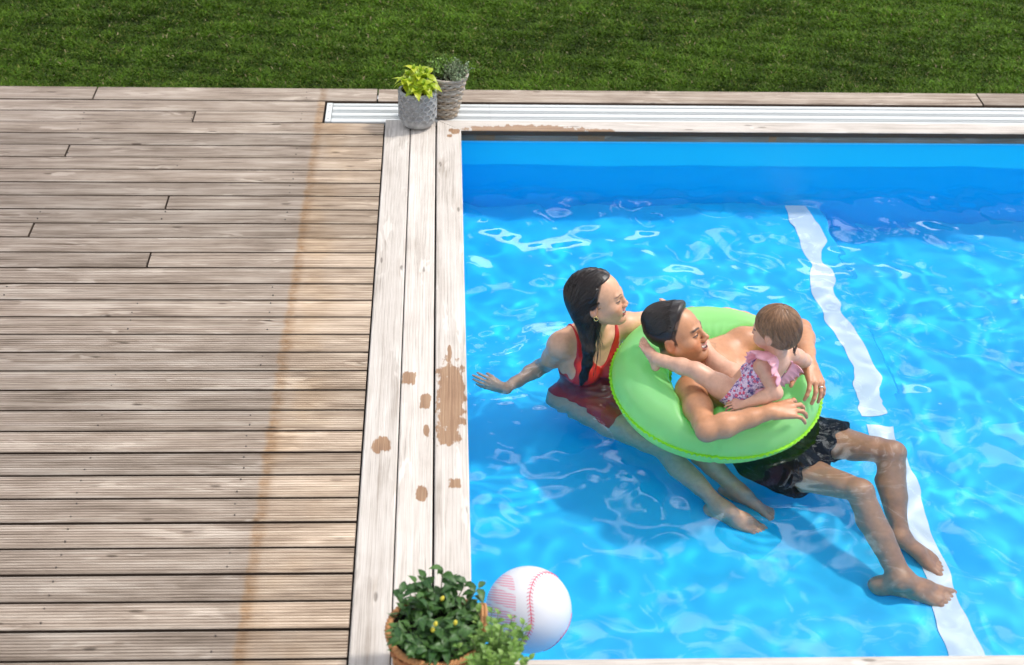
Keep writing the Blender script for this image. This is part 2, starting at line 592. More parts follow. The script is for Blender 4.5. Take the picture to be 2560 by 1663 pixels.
# ------------------------------------------------------------------ pool shell
WATER_Z, FLOOR_Z, DEEP_Z, STEP_X = -.20, -.65, -.88, 1.775
lin = NT('blue_pool_liner')
lc = lin.mix(lin.noise(lin.tc(), 3, 3), (.001, .50, .84), (.002, .53, .86))
lin.set(Base_Color=lc, Roughness=.45)
lin.bump(lin.noise(lin.scale(lin.tc(), 1.2, 1.2, 5), 1.0, 2), .012, .35)
def sheet(p, q, r, n, m):
    p, q, r = map(np.array, (p, q, r))
    u, v = np.meshgrid(np.linspace(0, 1, n), np.linspace(0, 1, m))
    V = p + (q - p) * u[..., None] + (r - p) * v[..., None]
    i = np.arange(n * m).reshape(m, n)
    return V.reshape(-1, 3), np.stack([i[:-1, :-1], i[:-1, 1:], i[1:, 1:], i[1:, :-1]], -1).reshape(-1, 4)
PX0, PX1, PY0, PY1 = -.022, 5.0, -3.45, .03
acc = Acc()
acc.add(*sheet((PX0, PY0, FLOOR_Z), (STEP_X, PY0, FLOOR_Z), (PX0, PY1, FLOOR_Z), 2, 2))
acc.add(*sheet((STEP_X, PY0, FLOOR_Z), (STEP_X + .06, PY0, DEEP_Z), (STEP_X, PY1, FLOOR_Z), 2, 2))
acc.add(*sheet((STEP_X + .06, PY0, DEEP_Z), (PX1, PY0, DEEP_Z), (STEP_X + .06, PY1, DEEP_Z), 2, 2))
pool = structure(acc.build('pool_floor', lin.m, None, False))
acc = Acc()
acc.add(*sheet((PX0, PY1, DEEP_Z), (PX1, PY1, DEEP_Z), (PX0, PY1, -.055), 60, 12))
acc.add(*sheet((PX0, PY0, DEEP_Z), (PX0, PY1, DEEP_Z), (PX0, PY0, -.045), 2, 2))
acc.add(*sheet((PX1, PY1, DEEP_Z), (PX1, PY0, DEEP_Z), (PX1, PY1, -.045), 2, 2))
acc.add(*sheet((PX1, PY0, DEEP_Z), (PX0, PY0, DEEP_Z), (PX1, PY0, -.045), 2, 2))
wall = structure(acc.build('pool_wall', lin.m, None, True))
bead = obj('liner_bead', *tube([(PX0, .024, -.069), (2.5, .024, -.069), (PX1, .024, -.069)], .0075, 8)[:2], plain('pale_blue_bead', (.10, .55, .85), .35), wall, True)
ln = NT('white_pool_paint')
ln.set(Base_Color=ln.mix(ln.noise(ln.tc(), 30, 4), (.72, .74, .75), (.80, .81, .81)), Roughness=.5)
lane = obj('lane_stripe', *sheet((1.622, -1.645, FLOOR_Z + .004), (1.718, -1.645, FLOOR_Z + .004), (1.622, .02, FLOOR_Z + .004), 2, 40), ln.m, pool)
lane2 = obj('lane_stripe', *sheet((1.622, PY0 + .01, FLOOR_Z + .004), (1.726, PY0 + .01, FLOOR_Z + .004), (1.622, -1.715, FLOOR_Z + .004), 2, 40), ln.m, pool)
RECV = [pool, wall, lane, lane2, bead]

# ------------------------------------------------------------------ water
wt = NT('pool_water')
wt.t.nodes.remove(wt.b)
gl = wt.n('BsdfGlass')
gl.inputs['IOR'].default_value = 1.333
gl.inputs['Roughness'].default_value = 0.0
gl.inputs['Color'].default_value = (.97, .995, 1.0, 1)
wt.t.links.new(gl.outputs[0], wt.out.inputs[0])
def build_water():
    r = np.random.RandomState(11)
    d = .0115
    x = np.arange(PX0, PX1 + d, d)
    y = np.arange(PY0, PY1 + d, d)
    X, Y = np.meshgrid(x, y)
    Z = np.zeros_like(X)
    # gentle swell everywhere, finer chop that fades towards the far wall
    calm = 1 / (1 + np.exp((Y + .28) / .10))
    for i in range(84):
        lam = .085 * (11.0 ** r.rand())
        a = r.rand() * 6.283
        ph, ph2 = r.rand(2) * 6.283
        amp = lam * .0028 * (.74 if lam > .28 else (.95 if lam > .20 else .62))
        k = 6.283 / lam
        u = X * math.cos(a) + Y * math.sin(a)
        w = X * math.sin(a) - Y * math.cos(a)
        Z += amp * np.sin(k * u + ph + 1.1 * np.sin(k * .23 * w + ph2)) * ((.25 + .75 * calm) * (.50 + .50 / (1 + np.exp(-(Y + 2.35) / .22))) if lam < .30 else (.45 + .55 * calm))
    # ripples spreading from the bathers
    for (cx, cy, lam, am, R) in ((.40, -1.72, .055, .0009, .38), (.10, -1.72, .05, .0006, .25), (1.35, -2.1, .07, .0009, .30)):
        D = np.hypot(X - cx, Y - cy)
        Z += am * np.sin(6.283 * D / lam + 2.2 * np.sin(5 * np.arctan2(Y - cy, X - cx) + 9 * D) + 2.0 * np.sin(14 * X + 9 * Y)) * np.exp(-(D / R) ** 2)
    V = np.stack([X, Y, WATER_Z + Z], -1).reshape(-1, 3)
    i = np.arange(X.size).reshape(X.shape)
    F = np.stack([i[:-1, :-1], i[:-1, 1:], i[1:, 1:], i[1:, :-1]], -1).reshape(-1, 4)
    o = obj('water', V, F, wt.m, None, True)
    structure(o)
    o.cycles.is_caustics_caster = True
build_water()
# ------------------------------------------------------------------ bodies: one continuous surface grown from smooth-blended volumes
def A(*p):
    return np.array(p, float)
def unit(v):
    v = np.asarray(v, float)
    return v / np.linalg.norm(v)
def lerp(a, b, t):
    return a + (b - a) * t

class Field:
    def __init__(s):
        s.p = []
    def cone(s, a, b, ra, rb, k=.012, op=0):
        s.p.append(('c', A(*a), A(*b), ra, rb, k, op))
    def chain(s, pts, rad, k=.012):
        for i in range(len(pts) - 1):
            s.cone(pts[i], pts[i + 1], rad[i], rad[i + 1], k)
    def ell(s, c, r, R=None, k=.015, op=0):
        s.p.append(('e', A(*c), A(*r), np.eye(3) if R is None else np.asarray(R, float), 0, k, op))
    @staticmethod
    def dist(p, X, Y, Z):
        if p[0] == 'c':
            a, b, ra, rb = p[1], p[2], p[3], p[4]
            d = b - a
            L = max(float(d @ d), 1e-9)
            px, py, pz = X - a[0], Y - a[1], Z - a[2]
            h = np.clip((px * d[0] + py * d[1] + pz * d[2]) / L, 0, 1)
            return np.sqrt((px - d[0] * h) ** 2 + (py - d[1] * h) ** 2 + (pz - d[2] * h) ** 2) - (ra + (rb - ra) * h)
        c, r, R = p[1], p[2], p[3]           # R: columns are the ellipsoid's axes in world
        px, py, pz = X - c[0], Y - c[1], Z - c[2]
        q = [(px * R[0, i] + py * R[1, i] + pz * R[2, i]) for i in range(3)]
        k0 = np.sqrt(sum((q[i] / r[i]) ** 2 for i in range(3)))
        k1 = np.sqrt(sum((q[i] / r[i] ** 2) ** 2 for i in range(3))) + 1e-9
        return k0 * (k0 - 1) / k1
    @staticmethod
    def bounds(p):
        if p[0] == 'c':
            a, b, ra, rb = p[1:5]
            return np.minimum(a - ra, b - rb), np.maximum(a + ra, b + rb)
        m = p[2].max()
        return p[1] - m, p[1] + m
    def box(s):
        B = [s.bounds(p) for p in s.p if p[6] == 0]
        return np.min([b[0] for b in B], 0), np.max([b[1] for b in B], 0)
    @staticmethod
    def comb(D, d, k, op):
        if op == 0:
            h = np.clip(k - np.abs(D - d), 0, None) / k
            return np.minimum(D, d) - h * h * k * .25
        h = np.clip(k - np.abs(D + d), 0, None) / k
        return np.maximum(D, -d) + h * h * k * .25
    def grid(s, lo, hi, h):
        n = np.ceil((hi - lo) / h).astype(int) + 1
        D = np.full(n, .2, np.float32)
        ax = [(lo[i] + h * np.arange(n[i])).astype(np.float32) for i in range(3)]
        for p in s.p:
            b0, b1 = s.bounds(p)
            m = p[5] + 4 * h + .012
            i0 = np.clip(np.floor((b0 - m - lo) / h).astype(int), 0, n)
            i1 = np.clip(np.ceil((b1 + m - lo) / h).astype(int) + 1, 0, n)
            if (i1 <= i0).any():
                continue
            sl_ = tuple(slice(i0[i], i1[i]) for i in range(3))
            X = ax[0][sl_[0]][:, None, None]
            Y = ax[1][sl_[1]][None, :, None]
            Z = ax[2][sl_[2]][None, None, :]
            D[sl_] = s.comb(D[sl_], s.dist(p, X, Y, Z), p[5], p[6])
        return D, ax
    def at(s, P):
        D = np.full(len(P), .2)
        for p in s.p:
            b0, b1 = s.bounds(p)
            m = p[5] + .05
            w = np.where(((P > b0 - m) & (P < b1 + m)).all(1))[0]
            if len(w):
                D[w] = s.comb(D[w], s.dist(p, P[w, 0], P[w, 1], P[w, 2]), p[5], p[6])
        return D
    def grad(s, P, e=.002):
        g = np.stack([s.at(P + e * v) - s.at(P - e * v) for v in np.eye(3)], 1)
        return g / (np.linalg.norm(g, axis=1)[:, None] + 1e-9)

def nets(D, lo, h):
    """surface nets: quads along the zero level of D"""
    s = D < 0
    c = s[:-1, :-1, :-1].astype(np.uint8)
    for dx in (0, 1):
        for dy in (0, 1):
            for dz in (0, 1):
                if dx + dy + dz:
                    c = c + s[dx:s.shape[0] - 1 + dx, dy:s.shape[1] - 1 + dy, dz:s.shape[2] - 1 + dz]
    idx = np.argwhere((c > 0) & (c < 8))
    num = np.full(c.shape, -1, np.int32)
    num[idx[:, 0], idx[:, 1], idx[:, 2]] = np.arange(len(idx))
    acc_ = np.zeros((len(idx), 3))
    cnt = np.zeros(len(idx))
    cor = {}
    for dx in (0, 1):
        for dy in (0, 1):
            for dz in (0, 1):
                cor[dx, dy, dz] = D[idx[:, 0] + dx, idx[:, 1] + dy, idx[:, 2] + dz].astype(float)
    for k in cor:
        for axis in range(3):
            if k[axis] == 0:
                k2 = tuple(k[i] + (i == axis) for i in range(3))
                a, b = cor[k], cor[k2]
                m = (a < 0) != (b < 0)
                t = np.where(m, a / (a - b + 1e-12 * (a == b)), 0)
                pt = np.repeat(A(*k)[None], len(idx), 0)
                pt[:, axis] += t
                acc_[m] += pt[m]
                cnt[m] += 1
    V = lo + h * (idx + acc_ / cnt[:, None])
    Q = []
    for axis in range(3):
        o1, o2 = (axis + 1) % 3, (axis + 2) % 3
        sa_ = [slice(None)] * 3
        sb_ = [slice(None)] * 3
        sa_[axis] = slice(0, -1)
        sb_[axis] = slice(1, None)
        e = s[tuple(sa_)] != s[tuple(sb_)]
        w = np.argwhere(e)
        w = w[(w[:, o1] > 0) & (w[:, o2] > 0) & (w[:, o1] < s.shape[o1] - 1) & (w[:, o2] < s.shape[o2] - 1)]
        ins = s[w[:, 0], w[:, 1], w[:, 2]]
        def cell(d1, d2):
            q = w.copy()
            q[:, o1] += d1
            q[:, o2] += d2
            return num[q[:, 0], q[:, 1], q[:, 2]]
        q = np.stack([cell(-1, -1), cell(0, -1), cell(0, 0), cell(-1, 0)], 1)
        q[~ins] = q[~ins][:, ::-1]
        Q.append(q)
    Q = np.vstack(Q)
    return V, Q[(Q >= 0).all(1)]

def grid_normals(D, lo, h, V):
    def samp(P):
        q = (P - lo) / h
        i = np.clip(np.floor(q).astype(int), 0, np.array(D.shape) - 2)
        t = np.clip(q - i, 0, 1)
        o = 0
        for dx in (0, 1):
            for dy in (0, 1):
                for dz in (0, 1):
                    w = (t[:, 0] if dx else 1 - t[:, 0]) * (t[:, 1] if dy else 1 - t[:, 1]) * (t[:, 2] if dz else 1 - t[:, 2])
                    o = o + w * D[i[:, 0] + dx, i[:, 1] + dy, i[:, 2] + dz]
        return o
    g = np.stack([samp(V + h * e) - samp(V - h * e) for e in np.eye(3)], 1)
    return g / (np.linalg.norm(g, axis=1)[:, None] + 1e-9)

def skin_mesh(F, h, patches):
    """body surface at spacing h, with finer spacing inside the patches [(lo, hi, spacing)]"""
    lo, hi = F.box()
    VV, QQ, NN, n = [], [], [], 0
    def inside(c, b):
        return ((c > b[0]) & (c < b[1])).all(1)
    jobs = [(lo - .03, hi + .03, h, None)] + [(b[0] - 3 * b[2], b[1] + 3 * b[2], b[2], i) for i, b in enumerate(patches)]
    for (l, u, hh, i) in jobs:
        D, ax = F.grid(l, u, hh)
        V, Q = nets(D, l, hh)
        c = V[Q].mean(1)
        keep = np.ones(len(Q), bool) if i is None else inside(c, (patches[i][0] - 1.2 * hh, patches[i][1] + 1.2 * hh))
        for j, b in enumerate(patches):
            if (i is None) or j < i:
                keep &= ~inside(c, b)
        Q = Q[keep]
        used = np.unique(Q)
        mp = np.full(len(V), -1)
        mp[used] = np.arange(len(used))
        VV.append(V[used])
        NN.append(grid_normals(D, l, hh, V[used]))
        QQ.append(mp[Q] + n)
        n += len(used)
    return np.vstack(VV), np.vstack(QQ), np.vstack(NN)

def vnoise(P, s, seed=0):
    """cheap smooth value in -1..1 for colour mottling"""
    r = np.random.RandomState(seed)
    o = np.zeros(len(P))
    for i in range(6):
        k = r.randn(3) * s
        o += np.sin(P @ k + r.rand() * 6.28)
    return o / 6 * 1.6

# ---- anatomy builders
def hand(F, wr, fwd, up, lat, s, curl=(.3, .35, .3), spread=.25, thumb=None, fcurl=None):
    """wr wrist; fwd towards fingers; up = back of the hand; lat = thumb side"""
    fwd = unit(fwd)
    up = unit(up - fwd * (up @ fwd))
    lt_ = np.cross(up, fwd)
    lat = lt_ if lt_ @ lat > 0 else -lt_
    ts = [.034, .012, -.010, -.030]
    mcp_f = [.088, .092, .088, .080]
    ln_ = [.070, .078, .072, .056]
    rr = [.0092, .0094, .0088, .0078]
    F.cone(wr - fwd * .01 * s, wr + fwd * .03 * s, .023 * s, .022 * s, .012 * s)
    for i in range(4):
        base = wr + s * (lat * ts[i] * .55 + fwd * .015)
        m = wr + s * (lat * ts[i] + fwd * mcp_f[i] + up * (.004 if i in (1, 2) else 0))
        F.cone(base, m, .0165 * s, .0115 * s, .012 * s)
    F.ell(wr + s * (fwd * .05 + lat * .004), (.028 * s, .033 * s, .013 * s), np.stack([lat, fwd, up], 1), .010 * s)
    for i in range(4):
        c = curl if fcurl is None else fcurl[i]
        m = wr + s * (lat * ts[i] + fwd * mcp_f[i] + up * (.004 if i in (1, 2) else 0))
        d0 = unit(fwd + lat * spread * (1.5 - i) * .42)
        ang = 0.0
        p = m
        r0 = rr[i] * s
        for j, fr in enumerate((.44, .31, .25)):
            ang += c[j]
            d = d0 * math.cos(ang) - up * math.sin(ang)
            q = p + d * ln_[i] * fr * s
            r1 = r0 * .90
            F.cone(p, q, r0, r1, .004 * s)
            p, r0 = q, r1
    th = thumb or (.75, .62, -.28)
    b = wr + s * (fwd * .018 + lat * .020 - up * .004)
    d = unit(fwd * th[0] + lat * th[1] + up * th[2])
    m = b + d * .044 * s
    F.cone(b, m, .0165 * s, .0115 * s, .012 * s)
    d2 = unit(d + fwd * .45)
    q = m + d2 * .032 * s
    F.cone(m, q, .0108 * s, .0098 * s, .004 * s)
    d3 = unit(d2 + fwd * .25 - up * .1)
    F.cone(q, q + d3 * .026 * s, .0098 * s, .0078 * s, .004 * s)

def foot(F, an, toe, up, med, s):
    """an ankle centre; toe = aim point of the toes; med = big-toe side"""
    f = unit(toe - an)
    up = unit(up - f * (up @ f))
    l = np.cross(up, f)
    med = l if l @ med > 0 else -l
    heel = an - f * .045 * s - up * .045 * s
    F.cone(an + up * .02 * s, heel, .034 * s, .031 * s, .02 * s)
    F.cone(an, an + f * .07 * s - up * .025 * s + med * .006 * s, .036 * s, .029 * s, .025 * s)
    b1 = an + f * .125 * s - up * .052 * s
    F.cone(an + f * .06 * s - up * .028 * s + med * .008 * s, b1 + med * .026 * s, .028 * s, .021 * s, .02 * s)
    F.cone(an + f * .05 * s - up * .034 * s - med * .006 * s, b1 - med * .024 * s - f * .012 * s, .026 * s, .016 * s, .02 * s)
    F.cone(heel, b1 - med * .01 * s, .027 * s, .015 * s, .02 * s)
    for sg in (1, -1):                       # ankle bones
        F.ell(an + med * sg * .030 * s, (.013 * s,) * 3, None, .014 * s)
    off = [.031, .013, -.002, -.016, -.029]
    st = [.010, .014, .008, 0, -.010]
    le = [.052, .046, .041, .035, .029]
    ra_ = [.0135, .0095, .0088, .0083, .0082]
    for i in range(5):
        p = b1 + med * off[i] * s + f * st[i] * s
        q = p + f * le[i] * .6 * s - up * .003 * s + med * off[i] * .12 * s
        e = q + f * le[i] * .42 * s - up * .009 * s
        F.cone(p, q, ra_[i] * s * 1.06, ra_[i] * s * .93, .004 * s)
        F.cone(q, e, ra_[i] * s * .93, ra_[i] * s * .9, .003 * s)

def arm(F, sh, el, wr, r, k=.012):
    """r: shoulder, biceps, elbow, forearm bulge, wrist"""
    F.chain([sh, lerp(sh, el, .45), lerp(sh, el, .80), el], [r[0], r[1], r[2] * 1.03, r[2]], k)
    F.chain([el, lerp(el, wr, .28), lerp(el, wr, .68), wr], [r[2], r[3], (r[3] + r[4]) * .46, r[4]], k)

def leg(F, hip, kn, an, r, k=.015):
    """r: top of thigh, mid thigh, knee, calf, ankle"""
    mid = (hip + an) / 2
    fr = kn - mid
    fr = unit(fr) if np.linalg.norm(fr) > .02 else A(0, 0, 1)
    F.chain([hip, lerp(hip, kn, .45), lerp(hip, kn, .85), kn], [r[0], r[1], r[2] * 1.07, r[2]], k)
    F.cone(lerp(hip, kn, .25) + fr * .012, lerp(hip, kn, .8) + fr * .006, r[1] * .8, r[2] * .8, k)
    F.ell(kn + fr * r[2] * .35, (r[2] * .72,) * 3, None, .02)
    F.chain([kn, lerp(kn, an, .5), an], [r[2] * .92, r[3] * .80, r[4]], k)
    F.cone(lerp(kn, an, .12) - fr * r[3] * .2, lerp(kn, an, .34) - fr * r[3] * .34, r[3] * .72, r[3] * .84, .02)
    F.cone(lerp(kn, an, .34) - fr * r[3] * .34, lerp(kn, an, .66) - fr * r[3] * .16, r[3] * .84, r[4] * 1.02, .02)

class Head:
    """frame: x forward, y left, z up; local origin at the chin's level below the head centre"""
    def __init__(s, centre, fwd, up, size, kind):
        f = unit(fwd)
        u = unit(up - f * (np.asarray(up) @ f))
        l = np.cross(u, f)
        s.R = np.stack([f, l, u], 1)
        s.s = size
        s.kind = kind
        s.o = np.asarray(centre, float) - s.R @ A(0, 0, .12) * size
    def w(s, x, y, z):
        return s.o + s.R @ (A(x, y, z) * s.s)
    def loc(s, P):
        return ((P - s.o) @ s.R) / s.s
    def build(s, F):
        S = s.s
        def ell(c, r, k=.012, op=0):
            F.ell(s.w(*c), A(*r) * S, s.R, k * S, op)
        def cone(a, b, ra, rb, k=.010, op=0):
            F.cone(s.w(*a), s.w(*b), ra * S, rb * S, k * S, op)
        kid = s.kind == 'child'
        man = s.kind == 'man'
        if kid:
            ell((-.020, 0, .148), (.106, .090, .088))
            ell((.032, 0, .088), (.058, .062, .078), .03)
            for y in (.036, -.036):
                ell((.052, y, .068), (.036, .032, .034), .02)
            ell((.062, 0, .030), (.026, .028, .024), .02)
        else:
            ell((-.014, 0, .150), (.100, .077, .084))
            ell((.032, 0, .098), (.059, .062, .092), .03)
            jw = .050 if man else .044
            for y in (jw, -jw):
                cone((.004, y, .068), (.066, y * .36, .022), .026, .021 if man else .018, .02)
                ell((.056, y * .92, .086), (.028, .025, .024), .02)
                ell((.062, y * .62, .062), (.026, .020, .024), .018)       # raised smiling cheek
            ell((.077, 0, .020), (.017, .021 if man else .017, .017), .016)
        # brow, nose
        cone((.080, .034, .130), (.086, .010, .128), .011, .011, .014)
        cone((.080, -.034, .130), (.086, -.010, .128), .011, .011, .014)
        if kid:
            cone((.088, 0, .112), (.100, 0, .086), .008, .0105, .010)
        else:
            nx = .107 if man else .1025
            cone((.090, 0, .122), (nx, 0, .089), .0075, .0085 if not man else .0100, .009)
            ell((nx + .001, 0, .085), (.0108, .0105, .0090), .007)
        for y in (.0115, -.0115):
            ell((.098, y, .080), (.0125, .0075, .0078), .006)
        # eye sockets and eyes
        for y in (.033, -.033):
            ell((.101, y, .1125), (.020, .0175, .0105), .012, 1)
            ell((.0765, y * .98, .112), (.0145, .0150, .0125), .004)
        # mouth: lips round a smile
        if kid:
            cone((.090, .010, .054), (.090, -.010, .054), .0075, .0075, .006)
        else:
            m = .0285
            for y0, y1 in ((-m, -.009), (-.009, .009), (.009, m)):
                z0, z1 = .0505 + .014 * (y0 / m) ** 2, .0505 + .014 * (y1 / m) ** 2
                xl = .0955 if man else .0925
                x0, x1 = xl - .017 * (y0 / m) ** 2, xl - .017 * (y1 / m) ** 2
                cone((x0, y0, z0 + .0062), (x1, y1, z1 + .0062), .0058, .0058, .006)
                cone((x0 - .001, y0, z0 - .0070 * (1 - .5 * (y0 / m) ** 2)), (x1 - .001, y1, z1 - .0070 * (1 - .5 * (y1 / m) ** 2)), .0062, .0062, .006)
            ell((.101, 0, .0500), (.012, .018, .0036), .003, 1)
        # ears
        ex = -.012
        for y in (1, -1):
            ey = .090 if kid else .0735
            ell((ex, y * ey, .102), (.021 if kid else .018, .0085, .033 if kid else .031), .006)
            ell((ex + .004, y * (ey + .009), .104), (.010, .006, .018), .004, 1)
        # neck root
        cone((-.022, 0, .075), (-.030, 0, .02), .052 if not kid else .040, .054 if man else (.046 if not kid else .040), .02)
    def paint(s, P, base):
        q = s.loc(P)
        x, y, z = q[:, 0], q[:, 1], q[:, 2]
        ay = np.abs(y)
        c = np.repeat(np.asarray(base, float)[None], len(P), 0)
        head = (z > -.01) & (z < .26) & (np.abs(x) < .16) & (ay < .12)
        kid = s.kind == 'child'
        man = s.kind == 'man'
        def blend(m, col, f=1.0):
            m = np.clip(m, 0, 1)[:, None] * f
            c[:] = c * (1 - m) + np.asarray(col) * m
        def soft(d, w):
            return np.clip(.5 - d / w, 0, 1)
        front = head & (x > .03)
        fr = front.astype(float)
        # cheeks, nose tip and ears are pinker
        blend(soft(np.hypot(ay - .042, z - .078) - .020, .02) * fr, A(*base) * A(1.08, .80, .74), .55)
        blend(soft(np.hypot(y, z - .084) - .012, .012) * fr, A(*base) * A(1.05, .82, .76), .5)
        blend(soft(np.hypot(x + .012, z - .102) - .03, .02) * (ay > .07) * head, A(*base) * A(1.05, .72, .6), .5)
        if man:   # shaved beard shadow
            bd = soft(z - (.062 + .25 * np.clip(.02 - x, 0, .06)), .02) * (z > .0) * (x > -.005)
            bd = np.maximum(bd, soft(np.abs(z - .066) - .006, .008) * (ay < .026) * (x > .07))
            blend(bd * head, A(*base) * A(.60, .60, .62), .42)
        # brows
        bz = .1325 + .004 * np.sin(np.clip((ay - .012) / .036, 0, 1) * 2.6)
        bw = (.0040 if man else .0020) if not kid else .002
        blend(soft(np.abs(z - bz) - bw, .003) * soft(np.abs(ay - .031) - .018, .006) * fr, (.018, .011, .008) if not kid else (.25, .13, .07), .92 if not kid else .5)
        # eyes narrowed by smiling: lash line, dark iris, a little white
        ez = z - (.1120 + .0016 * np.cos((ay - .032) / .013))
        eh = .0024 if not kid else .0045
        wd = np.abs(ay - .0325)
        blend(soft(np.abs(ez) - eh * np.sqrt(np.clip(1 - (wd / .0155) ** 2, 0, 1)), .0018) * (wd < .0155) * fr, (.22, .17, .15))
        blend(soft(np.hypot(ay - .0325, ez) - .0058, .002) * (np.abs(ez) < eh + .001) * fr, (.020, .012, .009))
        lash = np.abs(ez - eh * np.sqrt(np.clip(1 - (wd / .0165) ** 2, 0, 1)))
        blend(soft(lash - .0016, .0016) * (wd < .017) * fr, (.020, .013, .010), .95)
        blend(soft(np.abs(ez + eh + .0042) - .0012, .003) * (wd < .015) * fr, A(*base) * .62, .6)
        # mouth
        if kid:
            blend(soft(np.hypot((y) / 1.8, z - .054) - .0062, .003) * fr * (x > .07), (.52, .17, .15), .8)
        else:
            m = .0300
            zc = .0505 + .014 * (y / m) ** 2
            t = np.clip(1 - (y / m) ** 2, 0, 1)
            dz = z - zc
            lipc = (.42, .13, .11) if man else (.55, .10, .11)
            blend(soft(np.abs(dz) - .0132 * t ** .5, .0025) * (ay < m) * fr * (x > .06), lipc, .85)
            blend(soft(np.abs(dz - .0005) - .0070 * t ** .6, .0018) * (ay < m) * fr * (x > .06), (.06, .012, .010), .95)
            blend(soft(np.abs(dz - .0020) - .0046 * t ** .5, .0014) * (ay < m * .86) * fr * (x > .06), (.80, .76, .70), .98)
            # fold from nose to the corner of the smile
            fy = .022 + (.084 - z) * .42
            blend(soft(np.abs(ay - fy) - .0012, .003) * (z < .084) * (z > .044) * fr, A(*base) * .6, .55)
        blend(soft(np.hypot(ay - .0065, (z - .0755) * 1.6) - .0035, .002) * (x > .085) * fr, A(*base) * .2, .8)
        return c

def strands(F, P, dirf, steps, step, rad, col, jit=.25, lift=.0015, sides=3, n=None):
    """fine tubes combed over the surface of field F from roots P along dirf(point)"""
    acc_ = Acc()
    p = P.copy()
    path = [p]
    N = F.grad(p)
    jd = rng.randn(len(P), 3) * jit
    for i in range(steps):
        d = dirf(p) + jd
        d -= N * (d * N).sum(1)[:, None]
        d /= np.linalg.norm(d, axis=1)[:, None] + 1e-9
        p = p + d * step
        N = F.grad(p)
        p = p - N * (np.clip(F.at(p), -.02, .02) - lift)[:, None]
        path.append(p)
    path = np.stack(path, 1)
    n_, m, _ = path.shape
    cut = rng.randint(max(3, m // 2), m + 1, n_)
    taper = np.concatenate([[.5], np.ones(m - 3), [.7, .25]])
    a = np.linspace(0, 2 * np.pi, sides, endpoint=False)
    T = np.gradient(path, axis=1)
    T /= np.linalg.norm(T, axis=2)[..., None] + 1e-9
    ref = unit(A(.3, .5, .8))
    N = ref - T * (T @ ref)[..., None]
    N /= np.linalg.norm(N, axis=2)[..., None] + 1e-9
    B = np.cross(T, N)
    rr = rad * rng.uniform(.6, 1.3, n_)[:, None] * taper[None]
    V = path[:, :, None] + rr[:, :, None, None] * (np.cos(a)[None, None, :, None] * N[:, :, None] + np.sin(a)[None, None, :, None] * B[:, :, None])
    V = V.reshape(-1, 3)
    i = (np.arange(n_)[:, None, None] * m + np.arange(m - 1)[None, :, None]) * sides
    j = np.arange(sides)[None, None, :]
    k = (j + 1) % sides
    Q = np.stack([i + j, i + k, i + sides + k, i + sides + j], -1).reshape(-1, 4)
    C = np.asarray(col)[None] * rng.uniform(.55, 1.6, n_)[:, None]
    C = np.repeat(C, m * sides, 0)
    return V, Q, C

def attr_mat(name, rough=.5, spec=.5, bump=0.0, bscale=300, sheen=0.0, **k):
    t = NT(name)
    at = t.n('Attribute', attribute_name='col').outputs['Color']
    nz = t.noise(t.tc(), 55, 4, .6)
    c = t.mix(1.0, at, t.ramp(nz, [(.3, (.90, .87, .86)), (.7, (1.08, 1.06, 1.05))]), 'MULTIPLY')
    t.set(Base_Color=c, Roughness=rough)
    t.b.inputs['Specular IOR Level'].default_value = spec
    for a, v in k.items():
        t.b.inputs[a.replace('_', ' ')].default_value = v
    if bump:
        t.bump(t.noise(t.tc(), bscale, 3), bump, .5)
    return t.m

SKIN = attr_mat('wet_skin', .42, .5, .0006, 420)
HAIRM = attr_mat('hair', .38, .55)

def body_obj(F, h, patches, paint, base_pt, label, cat='person'):
    V, Q, N = skin_mesh(F, h, patches)
    C = paint(V)
    bp = A(*base_pt)
    o = obj('person', V - bp, Q, SKIN, None, True, attr=C)
    o.location = bp
    o.data.normals_split_custom_set_from_vertices([tuple(q) for q in N.tolist()])
    tag(o, label, cat)
    RECV.append(o)
    return o

def field_obj(name, D, lo, h, mat, parent, attr=None, extra=None):
    V, Q = nets(D, lo, h)
    bp = np.array(parent.location)
    o = obj(name, V - bp, Q, mat, parent, True, attr=attr(V) if attr else None)
    RECV.append(o)
    return o

def hand_box(c, d, s):
    e = np.asarray(c) + unit(d) * .085 * s
    r = .125 * s
    return (e - r, e + r)

